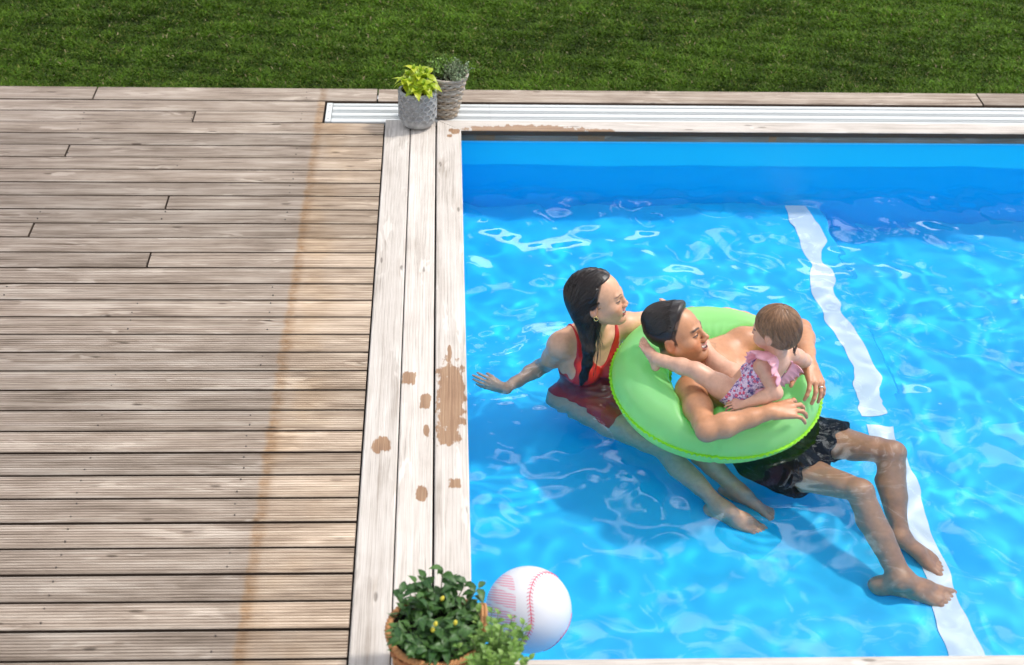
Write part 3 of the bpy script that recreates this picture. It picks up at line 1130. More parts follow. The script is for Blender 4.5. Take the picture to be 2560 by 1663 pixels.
# =================================================================== the man
def build_man():
    F = Field()
    rsh, lsh = A(.833, -1.990, -.075), A(1.050, -1.742, -.035)
    rel, rwr, rtip = A(.850, -2.291, -.035), A(1.078, -2.254, .018), A(1.206, -2.218, .01)
    lel, lwr, ltip = A(1.290, -1.728, .018), A(1.265, -1.990, .045), A(1.290, -2.105, .0)
    rhip, lhip = A(1.127, -2.079, -.45), A(1.268, -1.938, -.43)
    rkn, ran, rtoe = A(1.413, -2.360, -.30), A(1.518, -2.651, -.575), A(1.748, -2.726, -.61)
    lkn, lan, ltoe = A(1.580, -2.152, -.28), A(1.565, -2.440, -.575), A(1.698, -2.542, -.61)
    sm, hm = (rsh + lsh) / 2, (rhip + lhip) / 2
    up = unit(sm - hm)
    rt = unit(rsh - lsh)
    fw = unit(np.cross(up, rt))
    rt = np.cross(fw, up)
    R = np.stack([rt, fw, up], 1)
    def at(r, f, u):
        return sm + rt * r + fw * f + up * u
    F.ell(at(0, 0, -.13), (.148, .098, .17), R, .02)
    F.cone(at(.10, -.01, -.015), at(-.10, -.01, -.015), .068, .068, .04)
    for sg in (1, -1):
        F.ell(at(sg * .070, .068, -.085), (.078, .038, .060), R, .03)
        F.ell(at(sg * .115, -.02, -.15), (.045, .065, .12), R, .03)
        F.cone(at(sg * .045, -.02, .055), at(sg * .145, -.01, .005), .034, .036, .04)
    F.ell(at(0, -.005, -.30), (.128, .088, .17), R, .04)
    F.ell(hm + up * .03, (.155, .105, .12), R, .04)
    # arms
    for sh, el, wr in ((rsh, rel, rwr), (lsh, lel, lwr)):
        F.ell(sh + unit(el - sh) * .02, (.060, .060, .062), None, .03)
        arm(F, sh, el, wr, [.052, .050, .040, .045, .027], .015)
        F.ell(lerp(sh, el, .5) + A(0, 0, .008), (.046, .046, .046), None, .03)
    bd = unit(rel - rsh)
    hand(F, rwr, rtip - rwr, A(-.05, -.25, 1), A(.2, 1, 0), 1.02, spread=.75, thumb=(.55, .5, -.62),
         fcurl=[(.30, .55, .35), (.22, .55, .35), (.15, .60, .35), (.10, .55, .35)])
    hand(F, lwr, ltip - lwr, A(.55, -.35, .9), A(-1, .0, .1), 1.02, spread=.45, thumb=(.45, .75, -.45), curl=(.35, .42, .28))
    # legs
    for hip, kn, an, toe, sg in ((rhip, rkn, ran, rtoe, 1), (lhip, lkn, lan, ltoe, -1)):
        leg(F, hip, kn, an, [.088, .080, .056, .058, .037])
    foot(F, ran, rtoe + A(0, 0, .02), A(-.2, .15, 1), A(.2, 1, 0), 1.20)
    foot(F, lan, ltoe + A(0, 0, .02), A(-.2, .15, 1), A(-.2, -1, 0), 1.04)
    # head and neck
    H = Head(A(.782, -1.877, .102), A(.86, -.32, .39), A(-.34, .22, .91), 1.0, 'man')
    F.chain([at(0, .005, .0), lerp(at(0, .0, .03), H.w(-.020, 0, .055), .5), H.w(-.018, 0, .06)], [.066, .060, .058], .03)
    H.build(F)
    base = (.52, .250, .128)
    def paint(P):
        c = H.paint(P, base)
        c *= (1 + .07 * vnoise(P, 22, 3))[:, None]
        red = np.zeros(len(P))
        for q, r in ((rel, .05), (rkn, .06), (lkn, .06), (rtip, .09), (ltip, .09), (rtoe, .1), (ltoe, .1)):
            red = np.maximum(red, np.clip(1 - np.linalg.norm(P - q, axis=1) / r, 0, 1))
        c = c * (1 - .35 * red[:, None]) + .35 * red[:, None] * A(.56, .24, .15)
        for sg in (1, -1):
            d = np.linalg.norm(P - at(sg * .085, .105, -.10), axis=1)
            m = np.clip((.016 - d) / .004, 0, 1)[:, None] * .7
            c = c * (1 - m) + m * A(.22, .085, .06)
        # short-cropped sides show dark through the skin
        q = H.loc(P)
        x, y, z = q.T
        edge = .080 + 1.95 * np.clip(x + .004, 0, 1) - .45 * np.clip(-.03 - x, 0, .08)
        edge = np.where((np.abs(x - .008) < .011) & (z > .092), np.minimum(edge, .092), edge)
        m = np.clip((z - edge) / .012, 0, 1) * (x < .062) * (np.abs(y) < .12) * (z < .28) * (x > -.16)
        m *= 1 - np.clip((.094 - np.abs(np.hypot(x + .012, z - .102) - .0)) * 0, 0, 1)
        ear = (np.abs(y) > .071) & (np.hypot(x + .012, (z - .102) * .7) < .024)
        m = np.where(ear, 0, m)[:, None] * .88
        c = c * (1 - m) + m * A(.030, .018, .013)
        return np.clip(c, 0, 1)
    hb = (H.o + H.R @ A(0, 0, .12) - .17, H.o + H.R @ A(0, 0, .12) + .17, .0021)
    pt = [hb, (*hand_box(rwr, rtip - rwr, 1.0), .0028), (*hand_box(lwr, ltip - lwr, 1.0), .0028),
          (ran + A(-.1, -.16, -.12), ran + A(.31, .1, .08), .0032), (lan + A(-.1, -.18, -.12), lan + A(.22, .1, .08), .0032)]
    man = body_obj(F, .0052, pt, paint, (1.19, -2.0, -.56), 'bare-chested man with short dark hair lying back in the green swim ring, laughing')
    # --- hair: long swept top over cropped sides
    G = Field()
    def hl(c, r, k=.012, op=0):
        G.ell(H.w(*c), A(*r), H.R, k, op)
    hl((-.016, 0, .153), (.1025, .080, .0870))
    hl((.006, 0, .208), (.078, .060, .034), .02)
    hl((.034, .002, .212), (.038, .050, .025), .018)
    hl((-.050, 0, .200), (.062, .064, .045), .02)
    lo, hi = G.box()
    h = .0028
    D, ax = G.grid(lo - .01, hi + .01, h)
    X, Y, Z = np.meshgrid(*ax, indexing='ij')
    q = H.loc(np.stack([X, Y, Z], -1).reshape(-1, 3)).reshape(X.shape + (3,))
    x, z = q[..., 0], q[..., 2]
    y = q[..., 1]
    edge = .094 + 1.95 * np.clip(x + .006, 0, 1) - .50 * np.clip(-.03 - x, 0, .08)
    edge = np.where(z > .19, np.minimum(edge, .19 + 6 * (x - .052) + 14 * y * y), edge)
    cut = (edge - z)
    tap = np.clip(1 + cut / .030, 0, 1)
    D = np.maximum(D + .0075 * tap ** 1.6 * (x > -.06), cut * .7)
    D = D + .0005 * np.sin(y * 900 + x * 210 + 3 * np.sin(x * 60)) * (z > .16)
    hair = field_obj('hair', D.astype(np.float32), lo - .01, h, HAIRM, man, attr=lambda V: np.repeat(A(.020, .0135, .011)[None], len(V), 0))
    # combed strands
    Vs = np.array(hair.data.vertices.__len__() and [v.co[:] for v in hair.data.vertices]) + np.array(man.location)
    ql = H.loc(Vs)
    ok = np.where((ql[:, 2] > .17) & (ql[:, 0] < .026))[0]
    roots = Vs[rng.choice(ok, 2100)]
    def top(p):
        q = H.loc(p)
        d = np.stack([-1 + 0 * q[:, 0], .25 * np.sin(q[:, 1] * 40 + q[:, 0] * 30) + q[:, 1] * 4, np.where(q[:, 0] > .01, .25, -.25)], 1)
        return d @ H.R.T
    V, Q, C = strands(G, roots, top, 8, .0068, .0011, (.024, .016, .012), .10, .0012)
    # cropped hair on the sides and back
    ok = np.where((ql[:, 2] < .185) & (ql[:, 0] < .03))[0]
    V2, Q2, C2 = strands(G, Vs[rng.choice(ok, 2600)], lambda p: (H.R @ A(-.55, 0, -.8))[None] + 0 * p, 4, .0032, .0006, (.022, .015, .012), .22, -.0012)
    Q = np.vstack([Q, Q2 + len(V)])
    V = np.vstack([V, V2])
    C = np.vstack([C, C2])
    so_ = obj('hair_strands', V - np.array(man.location), Q, HAIRM, man, True, attr=C)
    so_['kind'] = 'stuff'
    # --- swim trunks: loose wet cloth
    T = Field()
    dr, dl = unit(rkn - rhip), unit(lkn - lhip)
    T.ell(hm + up * .035, (.170, .122, .13), R, .03)
    T.chain([rhip, rhip + dr * .10, rhip + dr * .245], [.112, .110, .112], .03)
    T.chain([lhip, lhip + dl * .10, lhip + dl * .235], [.112, .108, .108], .03)
    lo, hi = T.box()
    lo, hi = lo - .02, hi + .02
    h = .0045
    D, ax = T.grid(lo, hi, h)
    X, Y, Z = np.meshgrid(*ax, indexing='ij')
    P = np.stack([X, Y, Z], -1)
    wr_ = .0035 * np.sin(P @ (dr * 14 + A(0, 20, 62))) * np.sin(P @ A(38, -22, 12) + 1) + .004 * np.sin(P @ A(70, 50, -40))
    D = D + wr_
    hr = (P - (rhip + dr * .215)) @ unit(dr + A(.1, -.1, -.25)) + .012 * np.sin(P @ A(40, 30, 60))
    hl_ = (P - (lhip + dl * .205)) @ unit(dl + A(0, 0, -.2)) + .010 * np.sin(P @ A(30, 60, 20))
    nr = ((P - rhip) @ unit(rhip - lhip) > -.09)
    D = np.maximum(D, np.where(nr, hr, hl_) * .9)
    D = np.maximum(D, (P - (hm + up * .13)) @ up)
    tm = NT('black_patterned_cloth')
    vo = tm.n('TexVoronoi')
    vo.inputs['Scale'].default_value = 30
    tm.t.links.new(tm.tc(), vo.inputs['Vector'])
    nz = tm.noise(tm.tc(), 22, 3, .6, 1.5)
    tm.set(Base_Color=tm.mix(tm.math('MULTIPLY', tm.step(nz, .56, .62), .8), (.004, .0045, .006), (.030, .034, .042)), Roughness=.8)
    tm.b.inputs['Specular IOR Level'].default_value = .15
    field_obj('swim_trunks', D.astype(np.float32), lo, h, tm.m, man)
    # --- wedding band on the left hand
    fwd = unit(ltip - lwr)
    upn = A(.55, -.35, .9)
    upn = unit(upn - fwd * (upn @ fwd))
    lat = np.cross(upn, fwd)
    lat = lat if lat @ A(-1, 0, .1) > 0 else -lat
    d0 = unit(fwd + lat * .45 * -.5 * .42)
    d0 = d0 * math.cos(.35) - upn * math.sin(.35)
    c = lwr + 1.02 * (lat * -.010 + fwd * .088 + upn * .004) + d0 * .018
    a = np.linspace(0, 2 * np.pi, 16, endpoint=False)
    b1 = unit(np.cross(d0, upn))
    b2 = np.cross(d0, b1)
    ring_p = c + .0102 * (np.cos(a)[:, None] * b1 + np.sin(a)[:, None] * b2) - np.array(man.location)
    obj('wedding_band', *tube(ring_p, .0022, 6, True)[:2], plain('silver', (.75, .74, .72), .2, 0, Metallic=1.0), man, True)
    return F, man

# =================================================================== the woman
def build_woman():
    F = Field()
    rsh, lsh = A(.372, -1.690, -.075), A(.622, -1.590, -.055)
    rel, rwr, rtip = A(.314, -1.575, -.30), A(.153, -1.734, -.30), A(.049, -1.691, -.275)
    lel, lwr, ltip = A(.860, -1.470, -.095), A(1.042, -1.524, -.040), A(1.141, -1.515, -.055)
    rhip, lhip = A(.420, -1.690, -.445), A(.550, -1.625, -.445)
    rkn, ran, rtoe = A(.760, -2.000, -.465), A(.955, -2.268, -.59), A(1.10, -2.35, -.615)
    lkn, lan, ltoe = A(.859, -1.935, -.465), A(1.034, -2.175, -.585), A(1.135, -2.244, -.615)
    sm, hm = (rsh + lsh) / 2, (rhip + lhip) / 2
    up = unit(sm - hm)
    rt = unit(rsh - lsh)
    fw = unit(np.cross(up, rt))
    rt = np.cross(fw, up)
    R = np.stack([rt, fw, up], 1)
    def at(r, f, u):
        return sm + rt * r + fw * f + up * u
    F.ell(at(0, 0, -.13), (.128, .088, .155), R, .02)
    F.cone(at(.085, -.005, -.015), at(-.085, -.005, -.015), .052, .052, .04)
    for sg in (1, -1):
        F.ell(at(sg * .064, .070, -.130), (.058, .050, .056), R, .025)
        F.cone(at(sg * .035, -.012, .045), at(sg * .115, -.005, .005), .026, .028, .035)
        F.cone(at(sg * .018, .055, -.012), at(sg * .115, .02, .018), .011, .010, .02)      # collarbones
    F.ell(at(0, -.005, -.26), (.104, .076, .14), R, .04)
    F.ell(hm + up * .02, (.142, .100, .100), R, .05)
    TORSO = list(F.p)
    for sh, el, wr in ((rsh, rel, rwr), (lsh, lel, lwr)):
        F.ell(sh + unit(el - sh) * .014, (.054, .054, .054), None, .025)
        arm(F, sh, el, wr, [.049, .043, .034, .036, .022], .012)
    hand(F, rwr, rtip - rwr, A(.35, -.85, .30), A(0, .4, 1), .84, spread=.06, curl=(.10, .15, .10), thumb=(.85, .35, -.2))
    hand(F, lwr, ltip - lwr, A(-.1, .4, 1), A(0, -1, 0), .88, spread=.25, curl=(.25, .3, .2))
    for hip, kn, an in ((rhip, rkn, ran), (lhip, lkn, lan)):
        leg(F, hip, kn, an, [.090, .076, .050, .050, .031])
    foot(F, ran, rtoe + A(0, 0, .015), A(-.15, .1, 1), A(.2, 1, 0), .93)
    foot(F, lan, ltoe + A(0, 0, .015), A(-.15, .1, 1), A(-.2, -1, 0), .93)
    H = Head(A(.497, -1.738, .170), A(.92, -.20, .23), A(-.24, .13, .96), .97, 'woman')
    F.chain([at(0, .0, .0), lerp(at(0, -.005, .03), H.w(-.022, 0, .06), .5), H.w(-.020, 0, .065)], [.054, .045, .045], .025)
    H.build(F)
    base = (.62, .345, .212)
    def paint(P):
        c = H.paint(P, base)
        c *= (1 + .05 * vnoise(P, 22, 5))[:, None]
        red = np.zeros(len(P))
        for q, r in ((rel, .05), (rkn, .06), (lkn, .06), (rtip, .07), (ltip, .08), (rtoe, .09), (ltoe, .09), (rsh, .07)):
            red = np.maximum(red, np.clip(1 - np.linalg.norm(P - q, axis=1) / r, 0, 1))
        c = c * (1 - .35 * red[:, None]) + .35 * red[:, None] * A(.62, .30, .20)
        q = H.loc(P)
        m = np.clip((q[:, 2] - .10 - 2.6 * np.clip(q[:, 0] - .0, 0, 1)) / .012, 0, 1) * (q[:, 0] < .05) * (np.abs(q[:, 1]) < .11) * (q[:, 0] > -.16)
        m = m[:, None] * .9
        c = c * (1 - m) + m * A(.016, .010, .008)
        return np.clip(c, 0, 1)
    hc = H.w(0, 0, .12)
    pt = [(hc - .16, hc + .16, .0021), (*hand_box(rwr, rtip - rwr, .9), .003), (*hand_box(lwr, ltip - lwr, .9), .003),
          (ran + A(-.1, -.15, -.12), ran + A(.25, .1, .08), .0032), (lan + A(-.06, -.18, -.12), lan + A(.22, .1, .08), .0032)]
    wom = body_obj(F, .0050, pt, paint, (.50, -1.63, -.64), 'dark-haired woman in a red swimsuit sitting in the water behind the green swim ring')
    # --- one-piece swimsuit, a skin's thickness over the body
    lo = hm - A(.30, .30, .12)
    hi = sm + A(.30, .30, .14)
    h = .0036
    SF = Field()
    SF.p = TORSO + [q for q in F.p if q[0] == 'c' and any(np.allclose(q[1], e) for e in (rhip, lhip))]
    for sh, el in ((rsh, rel), (lsh, lel)):
        SF.ell(sh + unit(el - sh) * .014, (.054, .054, .054), None, .025)
    D, ax = SF.grid(lo, hi, h)
    X, Y, Z = np.meshgrid(*ax, indexing='ij')
    P = np.stack([X, Y, Z], -1)
    L = (P - sm) @ R                       # right, forward, up
    r_, f_, u_ = L[..., 0], L[..., 1], L[..., 2]
    ar = np.abs(r_)
    # scooped neckline in front, deeper scoop behind, cut-in arm holes, straps over the shoulders
    scoop = np.where(f_ > -.01, -.105 + 9.2 * ar ** 1.65, -.17 + 9.0 * ar ** 1.5)
    armh = .128 - .36 * np.clip(u_ + .155, 0, .10) + 1.2 * np.clip(-.155 - u_, 0, .2)
    side = np.maximum(u_ - scoop * .9, (ar - armh) * .9)
    legcut = -(u_ + .40 + .55 * np.clip(ar - .02, 0, .2) * 1.3)
    legcut = np.maximum(-(u_ + .44), -(u_ + .415) + (ar - .03) * .75 + .35 * np.clip(f_, -.05, .1)) * .8
    sfx = np.maximum(side, legcut)
    S = np.maximum(D - .0042, sfx)
    st = NT('red_swimsuit')
    st.set(Base_Color=st.mix(st.noise(st.tc(), 40, 3), (.43, .008, .010), (.52, .014, .014)), Roughness=.42)
    field_obj('swimsuit', S.astype(np.float32), lo, h, st.m, wom)
    # --- long wet hair: cap, back mass, and a tail over the right shoulder
    G = Field()
    def hl(c, r, k=.014, op=0):
        G.ell(H.w(*c), A(*r) * .97, H.R, k, op)
    hl((-.020, 0, .152), (.108, .084, .0905))
    hl((-.060, -.006, .105), (.062, .074, .085), .03)
    hl((-.052, -.022, .045), (.046, .056, .06), .03)
    tail = [H.w(-.045, -.030, .03), A(.462, -1.795, .030), A(.465, -1.822, -.010), A(.462, -1.826, -.070), A(.452, -1.822, -.135), A(.446, -1.816, -.175)]
    tail = [tail[0], lerp(tail[0], tail[1], .55)] + tail[1:]
    G.chain(tail, [.043, .032, .024, .019, .015, .011, .006], .022)
    lo, hi = G.box()
    lo, hi = lo - .01, hi + .01
    h = .0028
    D, ax = G.grid(lo, hi, h)
    X, Y, Z = np.meshgrid(*ax, indexing='ij')
    q = H.loc(np.stack([X, Y, Z], -1).reshape(-1, 3)).reshape(X.shape + (3,))
    x, y, z = q[..., 0], q[..., 1], q[..., 2]
    # hairline: round the temple, swept back over the top of the ear
    hlx = .032 - .30 * np.clip(.19 - z, 0, .2) - .2 * np.clip(.12 - z, 0, .1)
    front = x - np.where(z > .19, .032 + 2.6 * np.clip(z - .19, 0, .06) - 4 * y * y, hlx)
    D = np.where(z > .0, np.maximum(D + .0085 * np.clip(1 + front / .030, 0, 1) ** 1.6 * (z > .07), front * .75), D)
    part = np.exp(-((y - .012) / .0035) ** 2) * (z > .2) * np.clip((x + .02) / .02, 0, 1)
    D = D + .004 * part + .0005 * np.sin(y * 620 + 260 * x + 4 * np.sin(z * 50)) * (z > .1) + .0016 * np.sin((X * .8 + Y * .5) * 800 + 3 * np.sin(Z * 60)) * (z <= .1)
    def hc_(V):
        c = np.repeat(A(.013, .0085, .0075)[None], len(V), 0)
        q = H.loc(V)
        m = np.exp(-((q[:, 1] - .012) / .003) ** 2) * (q[:, 2] > .2) * (q[:, 0] > -.02)
        return c * (1 - m[:, None]) + m[:, None] * A(.22, .12, .08)
    hair = field_obj('hair', D.astype(np.float32), lo, h, HAIRM, wom, attr=hc_)
    Vs = np.array([v.co[:] for v in hair.data.vertices]) + np.array(wom.location)
    ql = H.loc(Vs)
    def dirf(p):
        q = H.loc(p)
        d = np.zeros_like(p)
        up_ = q[:, 2] > .06
        sgn = np.where(q[:, 1] > .012, .7, -.7)
        loc = np.stack([-.75 + 0 * sgn, sgn * np.clip((q[:, 2] - .1) / .12, 0, 1), -.55 - 0 * sgn], 1)
        d[up_] = (loc @ H.R.T)[up_]
        tp = np.array(tail)
        lowm = ~up_
        if lowm.any():
            pl_ = p[lowm]
            i = np.argmin(((pl_[:, None] - tp[None]) ** 2).sum(2), 1)
            i = np.clip(i, 0, len(tp) - 2)
            dd = tp[i + 1] - tp[i]
            d[lowm] = dd / np.linalg.norm(dd, axis=1)[:, None]
        return d
    ok = np.where((ql[:, 0] < .02 + 1.2 * np.clip(ql[:, 2] - .19, 0, 1)) & (np.abs(ql[:, 1] - .012) > .003))[0]
    V, Q, C = strands(G, Vs[rng.choice(ok, 1700)], dirf, 12, .0085, .0012, (.017, .011, .0095), .15, .0016)
    # loose wet wisps by the neck and along the tail
    wsp = []
    for q in range(26):
        a0 = H.w(-.030 + .03 * rng.rand(), -.060 - .015 * rng.rand(), .06 + .03 * rng.rand())
        i_ = rng.randint(2, len(tail))
        b0 = tail[i_] + A(.030, -.006, .012) * rng.uniform(.2, 1.6) + rng.randn(3) * .006
        m0 = lerp(a0, b0, .5) + A(.012, -.018, 0) + rng.randn(3) * .006
        t_ = np.linspace(0, 1, 14)[:, None]
        pth = (1 - t_) ** 2 * a0 + 2 * t_ * (1 - t_) * m0 + t_ ** 2 * b0
        dd = F.at(pth)
        pth = pth + F.grad(pth) * np.clip(.0015 - dd, 0, .03)[:, None]
        wsp.append(tube(pth, np.linspace(.0013, .0005, 14), 3))
    n0 = len(V)
    for (v_, f_w, t_w) in wsp:
        V = np.vstack([V, v_])
        Q = np.vstack([Q, f_w + n0])
        C = np.vstack([C, np.repeat(A(.014, .009, .008)[None], len(v_), 0)])
        n0 += len(v_)
    s2 = obj('hair_strands', V - np.array(wom.location), Q, HAIRM, wom, True, attr=C)
    s2['kind'] = 'stuff'
    # small gold earring in the right ear
    e0 = H.w(-.006, -.079, .068)
    a = np.linspace(0, 2 * np.pi, 14, endpoint=False)
    ep = e0 + .008 * (np.cos(a)[:, None] * H.R[:, 0] + np.sin(a)[:, None] * H.R[:, 2]) - np.array(wom.location)
    obj('earring', *tube(ep, .0022, 6, True)[:2], plain('gold', (.83, .60, .25), .25, 0, Metallic=1.0), wom, True)
    return F, wom

# =================================================================== the child
def build_child():
    F = Field()
    nk = A(1.098, -2.100, .165)
    lsh, rsh = A(1.062, -2.132, .135), A(1.168, -2.062, .140)
    pel = A(1.018, -2.083, -.025)
    lhip, rhip = A(.992, -2.118, -.022), A(1.022, -2.040, -.020)
    lkn, lan, ltoe = A(.833, -2.059, .062), A(.700, -1.970, .050), A(.665, -1.925, .082)
    rkn, ran, rtoe = A(.925, -1.930, .012), A(.812, -1.742, .080), A(.762, -1.672, .155)
    lel, lwr, ltip = A(1.103, -2.196, .060), A(1.000, -2.200, .012), A(.955, -2.190, -.002)
    rel, rwr, rtip = A(1.236, -2.030, .085), A(1.150, -2.015, .045), A(1.11, -2.00, .03)
    sm = (lsh + rsh) / 2
    up = unit(sm - pel)
    rt = unit(rsh - lsh)
    fw = unit(np.cross(up, rt))
    rt = np.cross(fw, up)
    R = np.stack([rt, fw, up], 1)
    def at(r, f, u):
        return sm + rt * r + fw * f + up * u
    F.ell(at(0, .0, -.065), (.070, .056, .085), R, .02)
    F.cone(at(.035, 0, -.005), at(-.035, 0, -.005), .034, .034, .03)
    F.ell(at(0, .012, -.125), (.070, .062, .070), R, .03)
    F.ell(pel + up * .005, (.078, .066, .060), R, .03)
    TORSO = list(F.p)
    for sh, el, wr in ((lsh, lel, lwr), (rsh, rel, rwr)):
        F.ell(sh, (.031, .031, .031), None, .02)
        F.chain([sh, lerp(sh, el, .5), el], [.029, .0285, .024], .012)
        F.chain([el, lerp(el, wr, .4), wr], [.0245, .0250, .0175], .012)
    hand(F, lwr, ltip - lwr, A(0, -.3, 1), A(0, 1, 0), .50, spread=.35, curl=(.2, .3, .2))
    hand(F, rwr, rtip - rwr, A(.3, 0, 1), A(-1, 0, 0), .50, spread=.35, curl=(.3, .3, .2))
    for hip, kn, an in ((lhip, lkn, lan), (rhip, rkn, ran)):
        F.chain([hip, lerp(hip, kn, .45), lerp(hip, kn, .85), kn], [.047, .043, .032, .029], .015)
        F.chain([kn, lerp(kn, an, .35), lerp(kn, an, .8), an], [.029, .0295, .0215, .020], .015)
    foot(F, lan, ltoe + A(-.01, .02, .035), A(.6, -.6, .8), A(0, .7, .6), .50)
    foot(F, ran, rtoe + A(-.01, .02, .03), A(.6, -.4, .8), A(0, -.7, .6), .50)
    H = Head(A(1.090, -2.086, .265), A(-.82, .55, -.14), A(-.05, .12, .99), .735, 'child')
    F.chain([at(0, 0, .0), H.w(-.02, 0, .06)], [.037, .034], .02)
    H.build(F)
    base = (.655, .375, .255)
    def paint(P):
        c = H.paint(P, base)
        c *= (1 + .04 * vnoise(P, 30, 9))[:, None]
        red = np.zeros(len(P))
        for q, r in ((lel, .035), (lkn, .045), (rkn, .045), (ltip, .04), (ltoe, .06), (rtoe, .06)):
            red = np.maximum(red, np.clip(1 - np.linalg.norm(P - q, axis=1) / r, 0, 1))
        c = c * (1 - .4 * red[:, None]) + .4 * red[:, None] * A(.68, .32, .24)
        q = H.loc(P)
        m = np.clip((q[:, 2] - .11 - .9 * np.clip(q[:, 0] - .01, 0, 1)) / .02, 0, 1) * (np.abs(q[:, 0]) < .16) * (np.abs(q[:, 1]) < .12) * (q[:, 0] < .07)
        m = m[:, None] * .8
        c = c * (1 - m) + m * A(.12, .06, .035)
        return np.clip(c, 0, 1)
    hc = H.w(0, 0, .12)
    pt = [(hc - .13, hc + .13, .0020), (*hand_box(lwr, ltip - lwr, .52), .0020), (*hand_box(rwr, rtip - rwr, .52), .0022),
          (lan - .085, lan + .085, .0020), (ran - .09, ran + .09, .0022)]
    kid = body_obj(F, .0036, pt, paint, (1.015, -2.083, -.085), 'toddler in a pink ruffled floral swimsuit sitting on the man\'s chest')
    # --- floral swimsuit
    lo, hi = pel - A(.14, .14, .09), sm + A(.14, .14, .08)
    h = .0026
    SF = Field()
    SF.p = TORSO + [q for q in F.p if q[0] == 'c' and any(np.allclose(q[1], e) for e in (rhip, lhip))]
    D, ax = SF.grid(lo, hi, h)
    X, Y, Z = np.meshgrid(*ax, indexing='ij')
    P = np.stack([X, Y, Z], -1)
    L = (P - sm) @ R
    r_, f_, u_ = L[..., 0], L[..., 1], L[..., 2]
    ar = np.abs(r_)
    scoop = np.where(f_ > .0, -.035 + 9 * ar ** 1.8, -.098 + 16 * ar ** 1.75)
    armh = .052 - .30 * np.clip(u_ + .055, 0, .08) + 2.5 * np.clip(-.055 - u_, 0, .1)
    side = np.maximum(u_ - scoop, ar - armh)
    legc = np.maximum(-(u_ + .250), np.maximum(-(u_ + .250), (f_ - .050 + .5 * np.clip(ar - .03, 0, .1)) * (u_ < -.115) - .1 * (u_ >= -.115)))
    S = np.maximum(D - .0035, np.maximum(side, legc))
    ft = NT('floral_print_cloth')
    tcx = ft.tc()
    wob = ft.n('MixRGB')
    v1 = ft.n('TexVoronoi')
    v1.inputs['Scale'].default_value = 62
    ft.t.links.new(tcx, v1.inputs['Vector'])
    v2 = ft.n('TexVoronoi')
    v2.inputs['Scale'].default_value = 105
    ft.t.links.new(tcx, v2.inputs['Vector'])
    nz = ft.noise(tcx, 75, 3, .6, 1.0)
    nz2 = ft.noise(tcx, 110, 2, .6, 1.6)
    c = ft.mix(ft.step(nz, .51, .55), (.72, .60, .72), (.10, .08, .24))
    c = ft.mix(ft.math('MULTIPLY', ft.step(nz2, .53, .58), .8), c, (.42, .20, .42))
    c = ft.mix(ft.math('SUBTRACT', 1.0, ft.step(v1.outputs['Distance'], .30, .42)), c, (.62, .085, .17))
    c = ft.mix(ft.math('SUBTRACT', 1.0, ft.step(v1.outputs['Distance'], .08, .14)), c, (.72, .28, .36))
    c = ft.mix(ft.math('SUBTRACT', 1.0, ft.step(v2.outputs['Distance'], .16, .22)), c, (.72, .36, .50))
    ft.set(Base_Color=c, Roughness=.75)
    field_obj('swimsuit', S.astype(np.float32), lo, h, ft.m, kid)
    # --- pink ruffles round the shoulders, and pink edging
    pk = NT('pink_frill_cloth')
    pk.set(Base_Color=(.95, .55, .62), Roughness=.8)
    tr = pk.n('BsdfTranslucent')
    tr.inputs['Color'].default_value = (.98, .55, .62, 1)
    ms = pk.n('MixShader')
    ms.inputs[0].default_value = .3
    pk.t.links.new(pk.b.outputs[0], ms.inputs[1])
    pk.t.links.new(tr.outputs[0], ms.inputs[2])
    pk.t.links.new(ms.outputs[0], pk.out.inputs[0])
    bp = np.array(kid.location)
    for sg in (1, -1):
        # path of the strap: front of chest, over the shoulder, down the back
        raw = [at(sg * .052, .060, -.055), at(sg * .050, .045, -.015), at(sg * .048, .012, .026), at(sg * .046, -.025, .020), at(sg * .046, -.052, -.020), at(sg * .048, -.062, -.060), at(sg * .052, -.060, -.098)]
        t = np.linspace(0, len(raw) - 1, 72)
        pth = np.stack([np.interp(t, range(len(raw)), np.array(raw)[:, i]) for i in range(3)], 1)
        for _ in range(6):
            pth[1:-1] = (pth[:-2] + pth[1:-1] * 2 + pth[2:]) / 4
        N = F.grad(pth)
        pth = pth - N * (F.at(pth) - .004)[:, None]
        out = sg * rt[None] * 1.0 + N * .55
        out /= np.linalg.norm(out, axis=1)[:, None]
        u = np.linspace(0, 1, 72)
        wid = .066 * np.sin(np.pi * np.clip(u * 1.04, 0, 1)) ** .55 + .003
        ph = u * 2 * np.pi * 13
        rows = []
        for j, w in enumerate(np.linspace(0, 1, 6)):
            off = out * (wid * w)[:, None] + np.gradient(pth, axis=0) / (np.linalg.norm(np.gradient(pth, axis=0), axis=1)[:, None]) * (.003 * w * np.cos(ph))[:, None] + N * (.0062 * w * np.sin(ph) + .002)[:, None] - up * (.020 * w * w)
            rows.append(pth + off)
        V = np.stack(rows, 0)
        V2 = V - .0012 * N[None]
        i = np.arange(6 * 72).reshape(6, 72)
        f = np.stack([i[:-1, :-1], i[:-1, 1:], i[1:, 1:], i[1:, :-1]], -1).reshape(-1, 4)
        VV = np.vstack([V.reshape(-1, 3), V2.reshape(-1, 3)]) - bp
        fe = np.stack([i[-1, :-1], i[-1, 1:], i[-1, 1:] + 432, i[-1, :-1] + 432], -1)
        obj('ruffle', VV, np.vstack([f, f[:, ::-1] + 432, fe]), pk.m, kid, True)
        # edging cord along the strap and the leg opening
        obj('strap', *tube(pth - bp, .0030, 6)[:2], pk.m, kid, True)
    # hair: fine brown, fringe in front, wet curl at the nape
    G = Field()
    def hl(c, r, k=.012, op=0):
        G.ell(H.w(*c), A(*r) * .735, H.R, k, op)
    hl((-.024, 0, .150), (.113, .097, .096))
    hl((-.055, 0, .100), (.075, .080, .075), .03)
    lo, hi = G.box()
    lo, hi = lo - .01, hi + .01
    h = .0024
